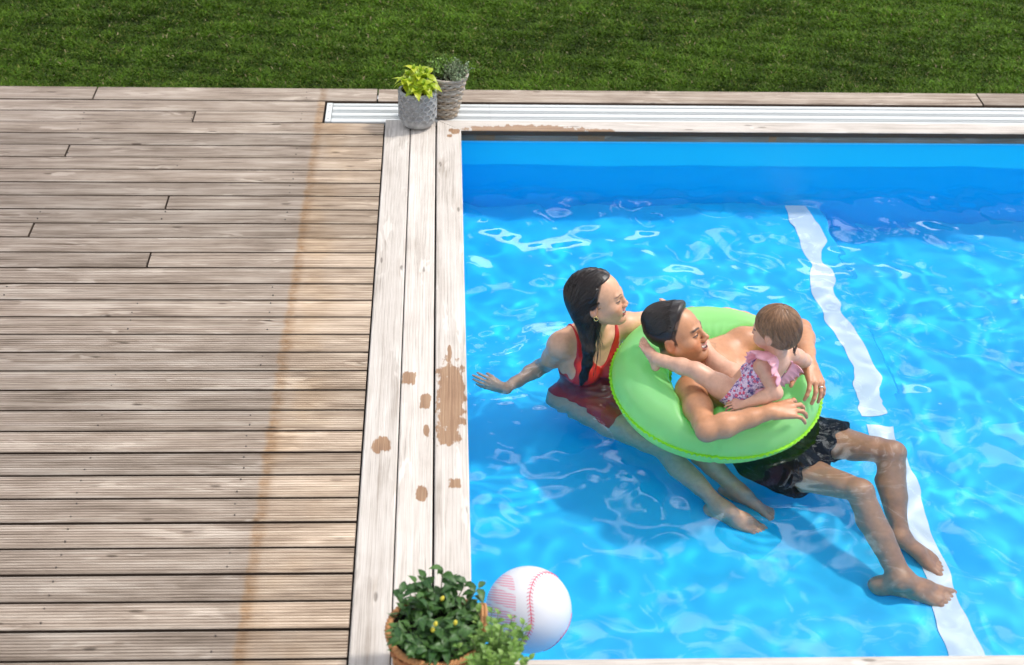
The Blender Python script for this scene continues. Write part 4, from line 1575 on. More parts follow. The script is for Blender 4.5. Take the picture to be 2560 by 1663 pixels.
    D, ax = G.grid(lo, hi, h)
    X, Y, Z = np.meshgrid(*ax, indexing='ij')
    q = H.loc(np.stack([X, Y, Z], -1).reshape(-1, 3)).reshape(X.shape + (3,))
    x, y, z = q[..., 0], q[..., 1], q[..., 2]
    edge = .046 + .95 * np.clip(x + .055, 0, 1) ** 1.0 + .25 * np.clip(-.080 - x, 0, 1)
    edge = np.where((np.abs(y) > .05) & (np.abs(x + .012) < .032), np.maximum(edge, .142), edge)
    edge = np.where(x > .035, .126 + .30 * (x - .035), edge)
    edge = edge + .006 * np.sin(np.arctan2(y, x + .02) * 34)
    D = np.maximum(D + .006 * np.clip(1 + (edge - z) / .025, 0, 1) ** 1.5, (edge - z) * .6)
    ang = np.arctan2(y, x + .045)
    D = D + .0011 * np.sin(ang * 62 + 3 * np.sin(z * 40))
    def kc(V):
        q = H.loc(V)
        g = np.clip((q[:, 2] - .06) / .15, 0, 1)[:, None]
        return A(.060, .032, .020) * (1 - g) + A(.20, .105, .055) * g
    hair = field_obj('hair', D.astype(np.float32), lo, h, HAIRM, kid, attr=kc)
    Vs = np.array([v.co[:] for v in hair.data.vertices]) + bp
    ql = H.loc(Vs)
    crown = A(-.055, .0, .24)
    def dirk(p):
        q = H.loc(p)
        d = q - crown
        d[:, 2] = -np.abs(d[:, 2]) * .6 - .01
        # swirl round the crown
        d2 = np.stack([-d[:, 1], d[:, 0], 0 * d[:, 0]], 1) * .35
        return unitrows(d + d2) @ H.R.T
    ok = np.where(ql[:, 2] > .085)[0]
    V, Q, C = strands(G, Vs[rng.choice(ok, 1900)], dirk, 10, .0068, .0009, (.25, .135, .070), .12, .0012)
    s2 = obj('hair_strands', V - bp, Q, HAIRM, kid, True, attr=C)
    s2['kind'] = 'stuff'
    # wet curl
    t = np.linspace(0, 1, 40)
    c0 = H.w(-.100, -.015, .060)
    for q in range(3):
        a = t * 2 * np.pi * (1.2 + .2 * q)
        P_ = c0 + H.R @ A(-.004, .004 * q, -.006 * q) + np.outer(.010 * np.sin(a), H.R[:, 1]) + np.outer(-.012 * (1 - np.cos(a)) - .012 * t, H.R[:, 2]) + np.outer(-.006 * t, H.R[:, 0])
        obj('curl', *tube(P_ - bp, .0014, 5)[:2], plain('dark_wet_hair', (.02, .012, .009), .35), kid, True)
    return F, kid

def unitrows(v):
    return v / (np.linalg.norm(v, axis=1)[:, None] + 1e-9)

FM, man_o = build_man()
FW, woman_o = build_woman()
FC, child_o = build_child()

# ------------------------------------------------------------------ swim ring, dented where the bathers press on it
def build_ring():
    C0 = A(.9497, -1.889, -.118)
    tx, ty = .1194, .0157
    Rx = np.array([[1, 0, 0], [0, math.cos(tx), -math.sin(tx)], [0, math.sin(tx), math.cos(tx)]])
    Ry = np.array([[math.cos(ty), 0, math.sin(ty)], [0, 1, 0], [-math.sin(ty), 0, math.cos(ty)]])
    RR = Ry @ Rx
    R0, r0 = .288, .108
    nu, nv = 260, 72
    u = np.linspace(0, 2 * np.pi, nu, endpoint=False)[:, None]
    v = np.linspace(0, 2 * np.pi, nv, endpoint=False)[None, :]
    # inflated vinyl: slightly flattened towards the seams, faint radial puckers on the inner side
    pk = .0016 * np.sin(u * 46 + 2 * np.sin(u * 5)) * np.clip(-np.cos(v), 0, 1) ** 2 + .0012 * np.sin(u * 90) * np.clip(np.cos(v), 0, 1) ** 8
    crease = .010 * np.exp(-((u - 4.50) / .035) ** 2) * np.clip(np.sin(v) + .2, 0, 1) + .006 * np.exp(-((u - 4.58) / .02) ** 2) * np.clip(np.cos(v) + .5, 0, 1)
    r = r0 + pk - crease
    X = (R0 + r * np.cos(v)) * np.cos(u)
    Y = (R0 + r * np.cos(v)) * np.sin(u)
    Z = r * np.sin(v) * .98 + 0 * u
    P = np.stack([X, Y, Z], -1).reshape(-1, 3)
    W = P @ RR.T + C0
    # press the tube in towards its own core wherever a body leans on it
    core = (np.stack([R0 * np.cos(u) + 0 * v, R0 * np.sin(u) + 0 * v, 0 * u + 0 * v], -1).reshape(-1, 3)) @ RR.T + C0
    q = np.ones(len(W))
    base_ = W.copy()
    for it in range(14):
        d = np.minimum(np.minimum(FM.at(W), FC.at(W)), FW.at(W))
        w = d < .003
        if not w.any():
            break
        q[w] = np.maximum(q[w] - .05, .30)
        W = core + (base_ - core) * q[:, None]
    S_ = q.reshape(nu, nv)
    for it in range(5):
        av = (np.roll(S_, 1, 0) + np.roll(S_, -1, 0) + np.roll(S_, 1, 1) + np.roll(S_, -1, 1)) / 4
        S_ = np.minimum(S_, av)
    for it in range(2):
        S_ = (S_ * 2 + np.roll(S_, 1, 0) + np.roll(S_, -1, 0) + np.roll(S_, 1, 1) + np.roll(S_, -1, 1)) / 6
    W = core + (base_ - core) * S_.reshape(-1)[:, None]
    i = np.arange(nu * nv).reshape(nu, nv)
    F_ = np.stack([i, np.roll(i, -1, 0), np.roll(np.roll(i, -1, 0), -1, 1), np.roll(i, -1, 1)], -1).reshape(-1, 4)
    t = NT('green_vinyl')
    nz = t.noise(t.tc(), 5, 2)
    t.set(Base_Color=t.mix(nz, (.46, .97, .40), (.52, .98, .46)), Roughness=.24)
    t.b.inputs['Specular IOR Level'].default_value = .5
    tr = t.n('BsdfTranslucent')
    tr.inputs['Color'].default_value = (.74, 1.0, .34, 1)
    tp = t.n('BsdfTransparent')
    tp.inputs['Color'].default_value = (.62, 1.0, .55, 1)
    m1 = t.n('MixShader')
    m1.inputs[0].default_value = .50
    m2 = t.n('MixShader')
    m2.inputs[0].default_value = .22
    t.t.links.new(t.b.outputs[0], m1.inputs[1])
    t.t.links.new(tr.outputs[0], m1.inputs[2])
    t.t.links.new(m1.outputs[0], m2.inputs[1])
    t.t.links.new(tp.outputs[0], m2.inputs[2])
    t.t.links.new(m2.outputs[0], t.out.inputs[0])
    t.bump(t.noise(t.tc(), 160, 3), .0006, .35)
    ring = obj('swim_ring', W - C0, F_, t.m, None, True)
    ring.location = C0
    tag(ring, 'bright green translucent inflatable swim ring floating round the man', 'swim ring')
    RECV.append(ring)
    # frilled seam welds, outside and inside
    sm = NT('lime_seam')
    sm.set(Base_Color=(.42, .80, .05), Roughness=.35)
    tr = sm.n('BsdfTranslucent')
    tr.inputs['Color'].default_value = (.65, 1.0, .08, 1)
    m1 = sm.n('MixShader')
    m1.inputs[0].default_value = .5
    sm.t.links.new(sm.b.outputs[0], m1.inputs[1])
    sm.t.links.new(tr.outputs[0], m1.inputs[2])
    sm.t.links.new(m1.outputs[0], sm.out.inputs[0])
    G = W.reshape(nu, nv, 3)
    for name, col_, sg in (('outer_seam', 0, 1), ('inner_seam', nv // 2, -1)):
        c = G[:, col_]
        c = np.stack([np.interp(np.linspace(0, nu, 720, endpoint=False), np.arange(nu + 1), np.append(c[:, q], c[0, q])) for q in range(3)], 1)
        uu = np.linspace(0, 2 * np.pi, 720, endpoint=False)
        rad = np.stack([np.cos(uu), np.sin(uu), 0 * uu], 1) @ RR.T * sg
        axn = RR[:, 2]
        fr = .0032 * np.sin(uu * 118 + 1.5 * np.sin(uu * 17)) * (1 + .5 * np.sin(uu * 13))
        w = .0105 + .0016 * np.sin(uu * 118 + 1)
        ins = c - rad * .004
        mid = c + rad * (w * .55)[:, None] + axn * (fr * .4)[:, None]
        out = c + rad * w[:, None] + axn * fr[:, None]
        V = np.stack([ins + axn * .002, mid + axn * .0013, out + axn * .0007, out - axn * .0007, mid - axn * .0013, ins - axn * .002], 1).reshape(-1, 3)
        k = np.arange(720)[:, None] * 6
        k2 = (k + 6) % 4320
        j = np.arange(6)[None]
        j2 = (j + 1) % 6
        Q = np.stack([k + j, k2 + j, k2 + j2, k + j2], -1).reshape(-1, 4)
        s_ = obj(name, V - C0, Q, sm.m, ring, True)
        RECV.append(s_)
build_ring()

# ------------------------------------------------------------------ beach ball printed like a baseball
def build_ball():
    c, r = A(.177, -3.13, -.085), .134
    n, m = 64, 40
    th = np.linspace(0, np.pi, m)[:, None]
    ph = np.linspace(0, 2 * np.pi, n, endpoint=False)[None]
    P = np.stack([np.sin(th) * np.cos(ph), np.sin(th) * np.sin(ph), np.cos(th) + 0 * ph], -1)
    V = (P * r).reshape(-1, 3)
    i = np.arange(m * n).reshape(m, n)
    F = np.stack([i[:-1], i[1:], np.roll(i[1:], -1, 1), np.roll(i[:-1], -1, 1)], -1).reshape(-1, 4)
    t = NT('white_ball_vinyl')
    o = t.tc()
    x = t.n('SeparateXYZ')
    t.t.links.new(o, x.inputs[0])
    # printed side panel: pink rules with a few white bars across
    nv = t.n('VectorMath', operation='DOT_PRODUCT')
    t.put(nv.inputs[0], o)
    nv.inputs[1].default_value = (-.88, -.10, .14)
    side = t.step(nv.outputs['Value'], .060, .0625)
    dv = t.n('VectorMath', operation='DOT_PRODUCT')
    t.put(dv.inputs[0], o)
    dv.inputs[1].default_value = (.12, .68, .72)
    st = t.math('SINE', t.math('MULTIPLY', dv.outputs['Value'], 820))
    rules = t.step(st, -.35, .25)
    dv2 = t.n('VectorMath', operation='DOT_PRODUCT')
    t.put(dv2.inputs[0], o)
    dv2.inputs[1].default_value = (.36, .62, .70)
    bars = None
    for q in (.082, .034, -.020):
        b = t.math('SUBTRACT', 1.0, t.step(t.math('ABSOLUTE', t.math('SUBTRACT', dv2.outputs['Value'], q)), .0045, .006))
        bars = b if bars is None else t.math('MAXIMUM', bars, b)
    msk = t.math('MULTIPLY', t.math('MULTIPLY', side, rules), t.math('SUBTRACT', 1.0, bars))
    base = t.mix(t.noise(o, 6, 2), (.78, .755, .765), (.83, .81, .815))
    t.set(Base_Color=t.mix(t.math('MULTIPLY', msk, .85), base, (.80, .20, .32)), Roughness=.28)
    tr = t.n('BsdfTranslucent')
    tr.inputs['Color'].default_value = (.85, .85, .87, 1)
    ms = t.n('MixShader')
    ms.inputs[0].default_value = .22
    t.t.links.new(t.b.outputs[0], ms.inputs[1])
    t.t.links.new(tr.outputs[0], ms.inputs[2])
    t.t.links.new(ms.outputs[0], t.out.inputs[0])
    ball = obj('beach_ball', V, F, t.m, None, True)
    ball.location = c
    tag(ball, 'white inflatable beach ball printed with red baseball stitches floating in the pool corner', 'beach ball')
    RECV.append(ball)
    red = plain('red_stitch_print', (.70, .035, .11), .4)
    for name, pts in (('stitch_seam', SEAM1), ('stitch_seam', SEAM2)):
        p = np.array(pts)
        tt = np.linspace(0, len(p) - 1, 120)
        q = np.stack([np.interp(tt, range(len(p)), p[:, k]) for k in range(3)], 1)
        for _ in range(60):
            q[1:-1] = (q[:-2] + 2 * q[1:-1] + q[2:]) / 4
        q /= np.linalg.norm(q, axis=1)[:, None]
        acc = Acc()
        V_, F_, T_ = tube(q * (r + .0002), .0012, 5)
        acc.add(V_, F_, T_)
        T = np.gradient(q, axis=0)
        T /= np.linalg.norm(T, axis=1)[:, None]
        L = np.sum(np.linalg.norm(np.diff(q, axis=0), axis=1)) * r
        k = int(L / .0115)
        for s_ in np.linspace(3, 116, k).astype(int):
            B = np.cross(q[s_], T[s_])
            for sg in (1, -1):
                a = q[s_] + T[s_] * .0
                b = q[s_] + sg * B * .072 + T[s_] * .050
                ab = np.stack([a, (a + b) / 2, b])
                ab /= np.linalg.norm(ab, axis=1)[:, None]
                acc.add(*tube(ab * (r + .0003), .0011, 4))
        s = acc.build(name, red, ball, True)
SEAM1 = [(0, 0, 1)]
SEAM1 = [(0.6886, 0.4540, 0.5654), (0.4573, 0.3900, 0.7992), (0.1885, 0.1179, 0.9750), (0.0466, -0.1609, 0.9859), (-0.0331, -0.4692, 0.8824), (-0.0187, -0.6688, 0.7432), (0.0184, -0.8522, 0.5229), (-0.0081, -0.9564, 0.2919), (-0.1092, -0.9922, 0.0594), (-0.1921, -0.9785, -0.0756)]
SEAM2 = [(0.9929, -0.1193, -0.0019), (0.9573, -0.2522, -0.1417), (0.8761, -0.4305, -0.2172), (0.7272, -0.6274, -0.2786), (0.5371, -0.6292, -0.5618), (0.3628, -0.6859, -0.6308)]
build_ball()

# ------------------------------------------------------------------ leaves
def leaf_mesh(name, L, W, mat, fold=.25, droop=.25, n=5, tip=1.6):
    V, F = [], []
    for i in range(n + 1):
        t = i / n
        w = W * math.sin(math.pi * t ** .8) ** .9 * (1 - t ** 6 * .2) if 0 < t < 1 else 0
        zc = -droop * L * t * t + .12 * L * math.sin(t * 3.1)
        V += [(t * L, w / 2, zc + fold * w / 2), (t * L, 0, zc), (t * L, -w / 2, zc + fold * w / 2)]
    for i in range(n):
        a = i * 3
        F += [(a, a + 1, a + 4, a + 3), (a + 1, a + 2, a + 5, a + 4)]
    me = bpy.data.meshes.new(name)
    me.from_pydata(V, [], F)
    me.materials.append(mat)
    me.polygons.foreach_set('use_smooth', np.ones(len(me.polygons), bool))
    me.update()
    return me

def leaf_mat(name, c0, c1, edge=None, rough=.45, trans=.35):
    t = NT(name)
    oi = t.n('ObjectInfo').outputs['Random']
    o = t.tc()
    c = t.mix(oi, c0, c1)
    c = t.mix(1.0, c, t.ramp(t.noise(o, 70, 3), [(.3, (.85, .85, .8)), (.7, (1.12, 1.1, 1.1))]), 'MULTIPLY')
    x = t.n('SeparateXYZ')
    t.t.links.new(o, x.inputs[0])
    # pale midrib and side veins
    ay = t.math('ABSOLUTE', x.outputs[1])
    rib = t.math('SUBTRACT', 1.0, t.step(ay, .0006, .0016))
    vein = t.step(t.math('SINE', t.math('ADD', t.math('MULTIPLY', x.outputs[0], 700), t.math('MULTIPLY', ay, -650))), .72, .95)
    c = t.mix(t.math('MULTIPLY', t.math('MAXIMUM', rib, t.math('MULTIPLY', vein, .6)), .35), c, edge or tuple(min(1, q * 1.5) for q in c1))
    t.set(Base_Color=c, Roughness=rough)
    tr = t.n('BsdfTranslucent')
    t.put(tr.inputs['Color'], t.mix(1.0, c, (1.2, 1.3, .7), 'MULTIPLY'))
    ms = t.n('MixShader')
    ms.inputs[0].default_value = trans
    t.t.links.new(t.b.outputs[0], ms.inputs[1])
    t.t.links.new(tr.outputs[0], ms.inputs[2])
    t.t.links.new(ms.outputs[0], t.out.inputs[0])
    return t.m

def leaf_at(me, parent, p, out, up=(0, 0, 1), roll=0.0, sc_=1.0, name='leaf'):
    x = Vector(out).normalized()
    u = Vector(up)
    y = u.cross(x)
    if y.length < 1e-4:
        y = Vector((0, 1, 0))
    y.normalize()
    z = x.cross(y)
    m = Matrix((x, y, z)).transposed().to_4x4() @ Matrix.Rotation(roll, 4, 'X') @ Matrix.Scale(sc_, 4)
    m.translation = Vector(p)
    return share(name, me, parent, matrix=m)

# ------------------------------------------------------------------ grey fish-scale pot with lime leaves
def lathe(prof, n=48):
    P = np.array(prof, float)
    a = np.linspace(0, 2 * np.pi, n, endpoint=False)
    V = np.stack([np.outer(P[:, 0], np.cos(a)), np.outer(P[:, 0], np.sin(a)), np.repeat(P[:, 1][:, None], n, 1)], -1).reshape(-1, 3)
    i = np.arange(len(P) * n).reshape(len(P), n)
    F = np.stack([i[:-1], np.roll(i[:-1], -1, 1), np.roll(i[1:], -1, 1), i[1:]], -1).reshape(-1, 4)
    return V, F

def build_grey_pot():
    t0 = empty('potted_plant', (-.206, .052, 0.001), 'round grey fish-scale pot of lime-green leaves standing at the pool deck corner', 'potted plant')
    cm = NT('grey_cement')
    nz = cm.noise(cm.tc(), 30, 5, .65)
    cm.set(Base_Color=cm.ramp(nz, [(.3, (.20, .195, .19)), (.5, (.33, .325, .32)), (.72, (.46, .455, .45))]), Roughness=.85)
    cm.bump(cm.noise(cm.tc(), 140, 4), .0012, .6)
    H_, r = .185, .083
    prof = [(0, .0), (.050, .0), (.066, .006), (.077, .018), (.0825, .034), (.084, .05), (.0835, .12), (.0825, H_ - .004), (.080, H_), (.076, H_), (.074, H_ - .02), (.072, .10), (0, .10)]
    obj('pot', *lathe(prof), cm.m, t0, True)
    # raised scales in staggered rows
    nc = 15
    hw = .083 * math.pi / nc
    V, F = [], []
    na = 9
    hh = .031
    def ptc(x, z, d):
        a = x / .084
        return ((.0842 + d) * math.cos(a), (.0842 + d) * math.sin(a), z)
    # scale: arched top rim proud, hollow below with a keel
    for k in range(na + 1):
        a = math.pi * k / na
        x, z = hw * 1.04 * math.cos(a), hh * .62 * math.sin(a)
        V += [ptc(x, z - .002, -.002), ptc(x * .97, z, .0078), ptc(x * .80, z * .84 - .001, .0072), ptc(x * .70, z * .74 - .002, .0006)]
    for k in range(na):
        a, b = k * 4, k * 4 + 4
        F += [(a, b, b + 1, a + 1), (a + 1, b + 1, b + 2, a + 2), (a + 2, b + 2, b + 3, a + 3)]
    o = len(V)
    V += [ptc(-.0012, -.012, .0042), ptc(.0012, -.012, .0042), ptc(.0022, hh * .5, .0012), ptc(-.0022, hh * .5, .0012)]
    F += [(o, o + 1, o + 2, o + 3)]
    for sx in (-1, 1):
        o = len(V)
        V += [ptc(sx * hw * .38 - .0008, -.004, .0032), ptc(sx * hw * .38 + .0008, -.004, .0032), ptc(sx * hw * .30 + .001, hh * .42, .001), ptc(sx * hw * .30 - .001, hh * .42, .001)]
        F += [(o, o + 1, o + 2, o + 3)]
    me = bpy.data.meshes.new('scale')
    me.from_pydata(V, [], F)
    me.materials.append(cm.m)
    me.polygons.foreach_set('use_smooth', np.ones(len(me.polygons), bool))
    for row in range(6):
        for k in range(nc):
            share('scale', me, t0, (0, 0, .046 + row * .0232), (0, 0, 2 * math.pi * (k + .5 * (row % 2)) / nc))
    soil = plain('potting_soil', (.03, .022, .016), .95, .4)
    obj('soil', *lathe([(0, .172), (.0745, .172)], 24), soil, t0)
    lm = leaf_mat('lime_leaf', (.30, .42, .012), (.52, .56, .03), (.62, .62, .10), .4, .35)
    lm2 = leaf_mat('young_lime_leaf', (.22, .36, .02), (.34, .46, .03), (.5, .55, .08), .4, .35)
    L1 = leaf_mesh('leaf', .062, .036, lm, .35, .30, 6)
    L2 = leaf_mesh('leaf', .050, .027, lm2, .35, .15, 6)
    st = Acc()
    r = np.random.RandomState(4)
    tips = [(-.035, -.03, .235), (.03, -.045, .225), (.062, .0, .215), (.015, .03, .262), (-.02, .05, .262), (-.068, -.005, .225), (.0, -.012, .252), (.055, -.04, .205), (-.045, .035, .238), (.045, .05, .245), (-.005, -.06, .205)]
    for (x, y, z) in tips:
        p0 = A(x * .4, y * .4, .165)
        p1 = A(x, y, z)
        st.add(*tube([p0, lerp(p0, p1, .5) + A(x, y, 0) * .1, p1], [.0028, .0024, .002], 5))
        b = r.rand() * 6.28
        for lev, (ne, el, s_, me_) in enumerate(((4, -.18, 1.05, L1), (3, .42, .82, L1), (3, 1.0, .62, L2))):
            for k in range(ne):
                a = b + lev * .9 + 2 * math.pi * k / ne + r.uniform(-.3, .3)
                e = el + r.uniform(-.2, .2)
                pp = lerp(p0, p1, (.78, .92, 1.0)[lev])
                d = (math.cos(a) * math.cos(e), math.sin(a) * math.cos(e), math.sin(e))
                leaf_at(me_, t0, pp, d, roll=r.uniform(-.35, .35), sc_=s_ * r.uniform(.8, 1.15))
    st.build('stems', plain('green_stem', (.16, .22, .03), .5), t0)
build_grey_pot()

# ------------------------------------------------------------------ woven baskets
def build_basket(t0, rb, rt_, H_, rows, ns, mats, lean=(0, 0), strip=(.0052, .40), amp=.0035, rim_r=.0065, oval=1.0):
    def rad(z):
        q = z / H_
        return rb + (rt_ - rb) * q ** .85
    def cen(z):
        q = z / H_
        return A(lean[0] * q, lean[1] * q, 0)
    obj('basket_lining', *(lambda VF: (VF[0] + np.stack([lean[0] * VF[0][:, 2] / H_, lean[1] * VF[0][:, 2] / H_, 0 * VF[0][:, 2]], 1), VF[1]))(lathe([(0, .004), (rb * .92, .004)] + [(rad(z) - .007, z) for z in np.linspace(.01, H_ * .98, 7)], 32)), plain('dark_lining', (.035, .025, .018), .9), t0, True)
    for k in range(ns):
        a = 2 * math.pi * k / ns
        z = np.linspace(.003, H_, 7)
        p = np.stack([rad(z) * np.cos(a), rad(z) * np.sin(a), z], 1) + np.array([cen(q) for q in z])
        obj('stake', *tube(p, .0024, 5)[:2], mats[0], t0, True)
    for i in range(rows):
        z0 = H_ * (i + .5) / rows
        n = ns * 6
        a = np.linspace(0, 2 * np.pi, n, endpoint=False)
        ph = ns / 2 * a + (np.pi if i % 2 else 0)
        rr = rad(z0) + amp * np.sin(ph) + rng.uniform(-.0008, .0008)
        z = z0 + .0012 * np.sin(a * 3 + i * 1.7) + .0012 * np.sin(ph * .5 + i)
        p = np.stack([rr * np.cos(a), rr * np.sin(a), z], 1) + cen(z0)
        nrm = np.stack([np.cos(a), np.sin(a), 0 * a], 1)
        h = H_ / rows * .56
        V, F, _ = tube(p, h, 6, True, flat=(nrm, strip[1]))
        obj('woven_strip', V, F, mats[i % len(mats)], t0, True)
    # twisted rim
    a = np.linspace(0, 2 * np.pi, 200, endpoint=False)
    for s_ in range(3):
        ph = a * 22 + s_ * 2.094
        rr = rt_ + .001 + rim_r * .62 * np.cos(ph)
        p = np.stack([rr * np.cos(a), rr * np.sin(a), H_ + rim_r * .62 * np.sin(ph)], 1) + cen(H_)
        obj('rim_strand', *tube(p, rim_r * .62, 6, True)[:2], mats[-1], t0, True)

def willow(name, c, seed):
    t = NT(name)
    nz = t.noise(t.scale(t.tc(), 60, 60, 220), 1.0, 3)
    big = t.noise(t.tc(), 22 + seed, 3)
    t.set(Base_Color=t.mix(big, tuple(q * .62 for q in c), tuple(min(1, q * 1.25) for q in c)), Roughness=.65)
    t.bump(nz, .0012, .6)
    return t.m

def build_grey_basket():
    t0 = empty('potted_plant', (-.082, .192, -.010), 'tall grey-brown wicker basket of small-leaved shrubs behind the grey pot', 'potted plant')
    mats = [willow('grey_wicker', (.36, .30, .24), 0), willow('brown_wicker', (.34, .255, .17), 3), willow('pale_wicker', (.44, .38, .32), 6)]
    build_basket(t0, .064, .094, .205, 17, 24, mats, lean=(.018, .012), amp=.003, rim_r=.0062)
    r = np.random.RandomState(9)
    acc, acc2 = Acc(), Acc()
    def sprig(acc, p0, p1, nl, size, c, spread=1.0):
        acc.add(*tube([p0, lerp(p0, p1, .5) + r.randn(3) * .004, p1], [.0013, .001, .0007], 3), col=(.10, .08, .05))
        for k in range(nl):
            q = lerp(p0, p1, .25 + .78 * k / nl) + r.randn(3) * .002
            d = unit(unit(p1 - p0) * .7 + r.randn(3) * spread)
            s_ = np.cross(d, r.randn(3))
            s_ = unit(s_) * size * .34
            L = d * size * r.uniform(.7, 1.3)
            V = np.array([q, q + L * .5 + s_, q + L, q + L * .5 - s_])
            acc.add(V, [(0, 1, 2, 3)], col=A(*c) * r.uniform(.55, 1.5))
    # box-like bright green at the back left, bluish thyme-like cushion at the right
    for i in range(60):
        a, q = r.rand() * 6.28, r.rand() ** .5
        b = A(-.032 + .035 * q * math.cos(a) + .016, .018 + .040 * q * math.sin(a), .19)
        e = b + A(r.randn() * .02 - .012, r.randn() * .02, .075 + .035 * r.rand() - .03 * q)
        if i < 4:
            e = e + A(0, 0, .025)
        sprig(acc, b, e, 15, .0125, (.13, .24, .035), .9)
    for i in range(95):
        a, q = r.rand() * 6.28, r.rand() ** .5
        b = A(.052 + .046 * q * math.cos(a), .006 + .070 * q * math.sin(a), .19)
        e = b + A(math.cos(a) * .035 * q + r.randn() * .014, math.sin(a) * .035 * q + r.randn() * .014, .072 - .045 * q + .02 * r.rand())
        sprig(acc2, b, e, 13, .0115, (.22, .29, .16), 1.0)
    m1 = attr_mat('box_leaves', .5, .4)
    o = acc.build('bright_foliage', m1, t0, False)
    o['kind'] = 'stuff'
    o = acc2.build('silvery_foliage', m1, t0, False)
    o['kind'] = 'stuff'
    obj('soil', *lathe([(0, .192), (.088, .192)], 24), plain('dark_soil', (.02, .016, .012), .95), t0).location = (.018, .012, 0)
build_grey_basket()

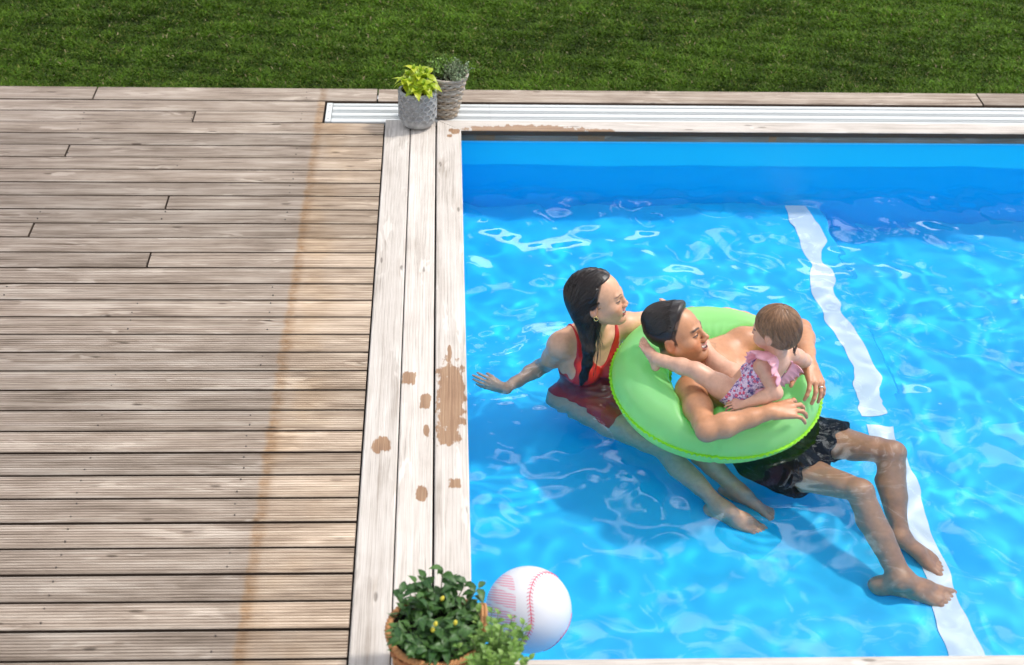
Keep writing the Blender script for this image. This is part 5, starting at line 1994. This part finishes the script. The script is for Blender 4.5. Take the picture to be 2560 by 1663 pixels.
def build_near_basket():
    t0 = empty('potted_plant', (-.106, -3.500, .001), 'orange-brown wicker basket of dark green leafy plants with yellow buds by the near pool corner', 'potted plant')
    mats = [willow('orange_wicker', (.40, .155, .05), 0), willow('red_brown_wicker', (.33, .115, .035), 4), willow('golden_wicker', (.46, .21, .075), 7)]
    build_basket(t0, .098, .134, .20, 12, 22, mats, amp=.005, rim_r=.0085)
    # raised loop handle on the pool side
    a = np.linspace(0, math.pi, 18)
    for off in (0, .010):
        p = np.stack([.120 + .008 * np.sin(a) + off, .055 * np.cos(a) + .030, .20 + .040 * np.sin(a)], 1)
        obj('handle', *tube(p, .0052, 7)[:2], mats[2], t0, True)
    obj('soil', *lathe([(0, .175), (.124, .175)], 24), plain('peat', (.016, .012, .009), .95), t0)
    r = np.random.RandomState(21)
    lm = [leaf_mat('dark_leaf', (.022, .075, .018), (.065, .15, .03), None, .45, .25)]
    L = [leaf_mesh('leaf', .036, .022, lm[0], .25, .2, 4), leaf_mesh('leaf', .043, .021, lm[0], .3, .3, 4)]
    st = Acc()
    n = 0
    stems = []
    for i in range(23):
        a, q = r.rand() * 6.28, r.rand() ** .5
        b = A(.08 * q * math.cos(a), .08 * q * math.sin(a), .17)
        e = A(.135 * q * math.cos(a) + r.randn() * .012, .135 * q * math.sin(a) + r.randn() * .012, .235 + .05 * r.rand() - .02 * q)
        stems.append((b, e))
    for e in ((-.03, .135, .265), (.018, .150, .285), (.085, .125, .262), (.118, .105, .255), (-.10, .095, .245), (.05, .14, .27), (-.06, .12, .262)):
        stems.append((A(e[0] * .5, e[1] * .5, .18), A(*e)))
    for (b, e) in stems[::-1]:
        m = lerp(b, e, .55) + A(0, 0, .018)
        st.add(*tube([b, m, e], [.0022, .0018, .0012], 5))
        for k in range(5):
            if n >= 296:
                break
            t = .35 + .65 * k / 4
            p = (1 - t) ** 2 * b + 2 * t * (1 - t) * m + t * t * e
            for sg in (0, 1):
                a = r.rand() * 6.28
                el = r.uniform(-.2, .55)
                leaf_at(L[r.randint(2)], t0, p, (math.cos(a) * math.cos(el), math.sin(a) * math.cos(el), math.sin(el)), roll=r.uniform(-.5, .5), sc_=r.uniform(.7, 1.2))
                n += 1
    st.build('stems', plain('dark_stem', (.05, .075, .02), .5), t0)
    bud = plain('yellow_bud', (.60, .50, .04), .5)
    bv, bf = lathe([(0.0001, 0), (.0045, .003), (.006, .008), (.004, .014), (.0001, .017)], 8)
    bm = mesh_from('bud', bv, bf, bud, True)
    # dense lower leaves filling the basket
    ua = Acc()
    for i in range(330):
        a, q = r.rand() * 6.28, r.rand() ** .5
        p = A(.122 * q * math.cos(a), .122 * q * math.sin(a), .185 + .045 * r.rand())
        d = unit(A(math.cos(a) + r.randn() * .8, math.sin(a) + r.randn() * .8, r.uniform(-.1, .7)))
        s_ = unit(np.cross(d, A(0, 0, 1) + r.randn(3) * .3)) * .0085
        Lf = d * r.uniform(.026, .038)
        nn = unit(np.cross(d, s_)) * .002
        ua.add(np.array([p, p + Lf * .45 + s_ + nn, p + Lf, p + Lf * .45 - s_ + nn, p + Lf * .5]), np.zeros((0, 4), int), [(0, 4, 1), (1, 4, 2), (0, 3, 4), (3, 2, 4)])
    und = ua.build('lower_foliage', lm[0], t0, False)
    und['kind'] = 'stuff'
    for i in range(4):
        a, q = r.rand() * 6.28, r.rand() ** .6
        share('bud', bm, t0, (.09 * q * math.cos(a), .09 * q * math.sin(a), .262 + .02 * r.rand()), (r.uniform(-.6, .6), r.uniform(-.6, .6), 0))
    # paler mint in a small pot beside it
    t1 = empty('potted_plant', (.050, -3.590, .001), 'pale green mint plant in a small pot beside the orange basket', 'potted plant')
    obj('pot', *lathe([(0, 0), (.045, 0), (.062, .11), (.066, .11), (.066, .125), (.058, .125), (.055, .10), (0, .10)], 32), plain('terracotta', (.36, .14, .07), .8), t1, True)
    mm = leaf_mat('mint_leaf', (.10, .22, .035), (.24, .38, .09), (.4, .5, .2), .5, .35)
    L = leaf_mesh('leaf', .034, .024, mm, .3, .15, 4)
    st = Acc()
    for i in range(34):
        a, q = r.rand() * 6.28, r.rand() ** .5
        b = A(.03 * q * math.cos(a), .03 * q * math.sin(a), .10)
        e = A(.110 * q * math.cos(a) + r.randn() * .01, .110 * q * math.sin(a) + .016 + r.randn() * .01, .255 + .035 * r.rand() - .05 * q * q)
        st.add(*tube([b, lerp(b, e, .5), e], [.002, .0018, .0012], 4))
        for lev in range(4):
            p = lerp(b, e, .52 + .16 * lev)
            a0 = r.rand() * 3.14
            for sg in (0, 1):
                aa = a0 + math.pi * sg
                el = .1 + .22 * lev
                leaf_at(L, t1, p, (math.cos(aa) * math.cos(el), math.sin(aa) * math.cos(el), math.sin(el)), roll=r.uniform(-.3, .3), sc_=r.uniform(.75, 1.15) * (1.0 - .12 * lev))
    st.build('stems', plain('mint_stem', (.12, .18, .05), .5), t1)
build_near_basket()

for o in RECV:
    o.cycles.is_caustics_receiver = True
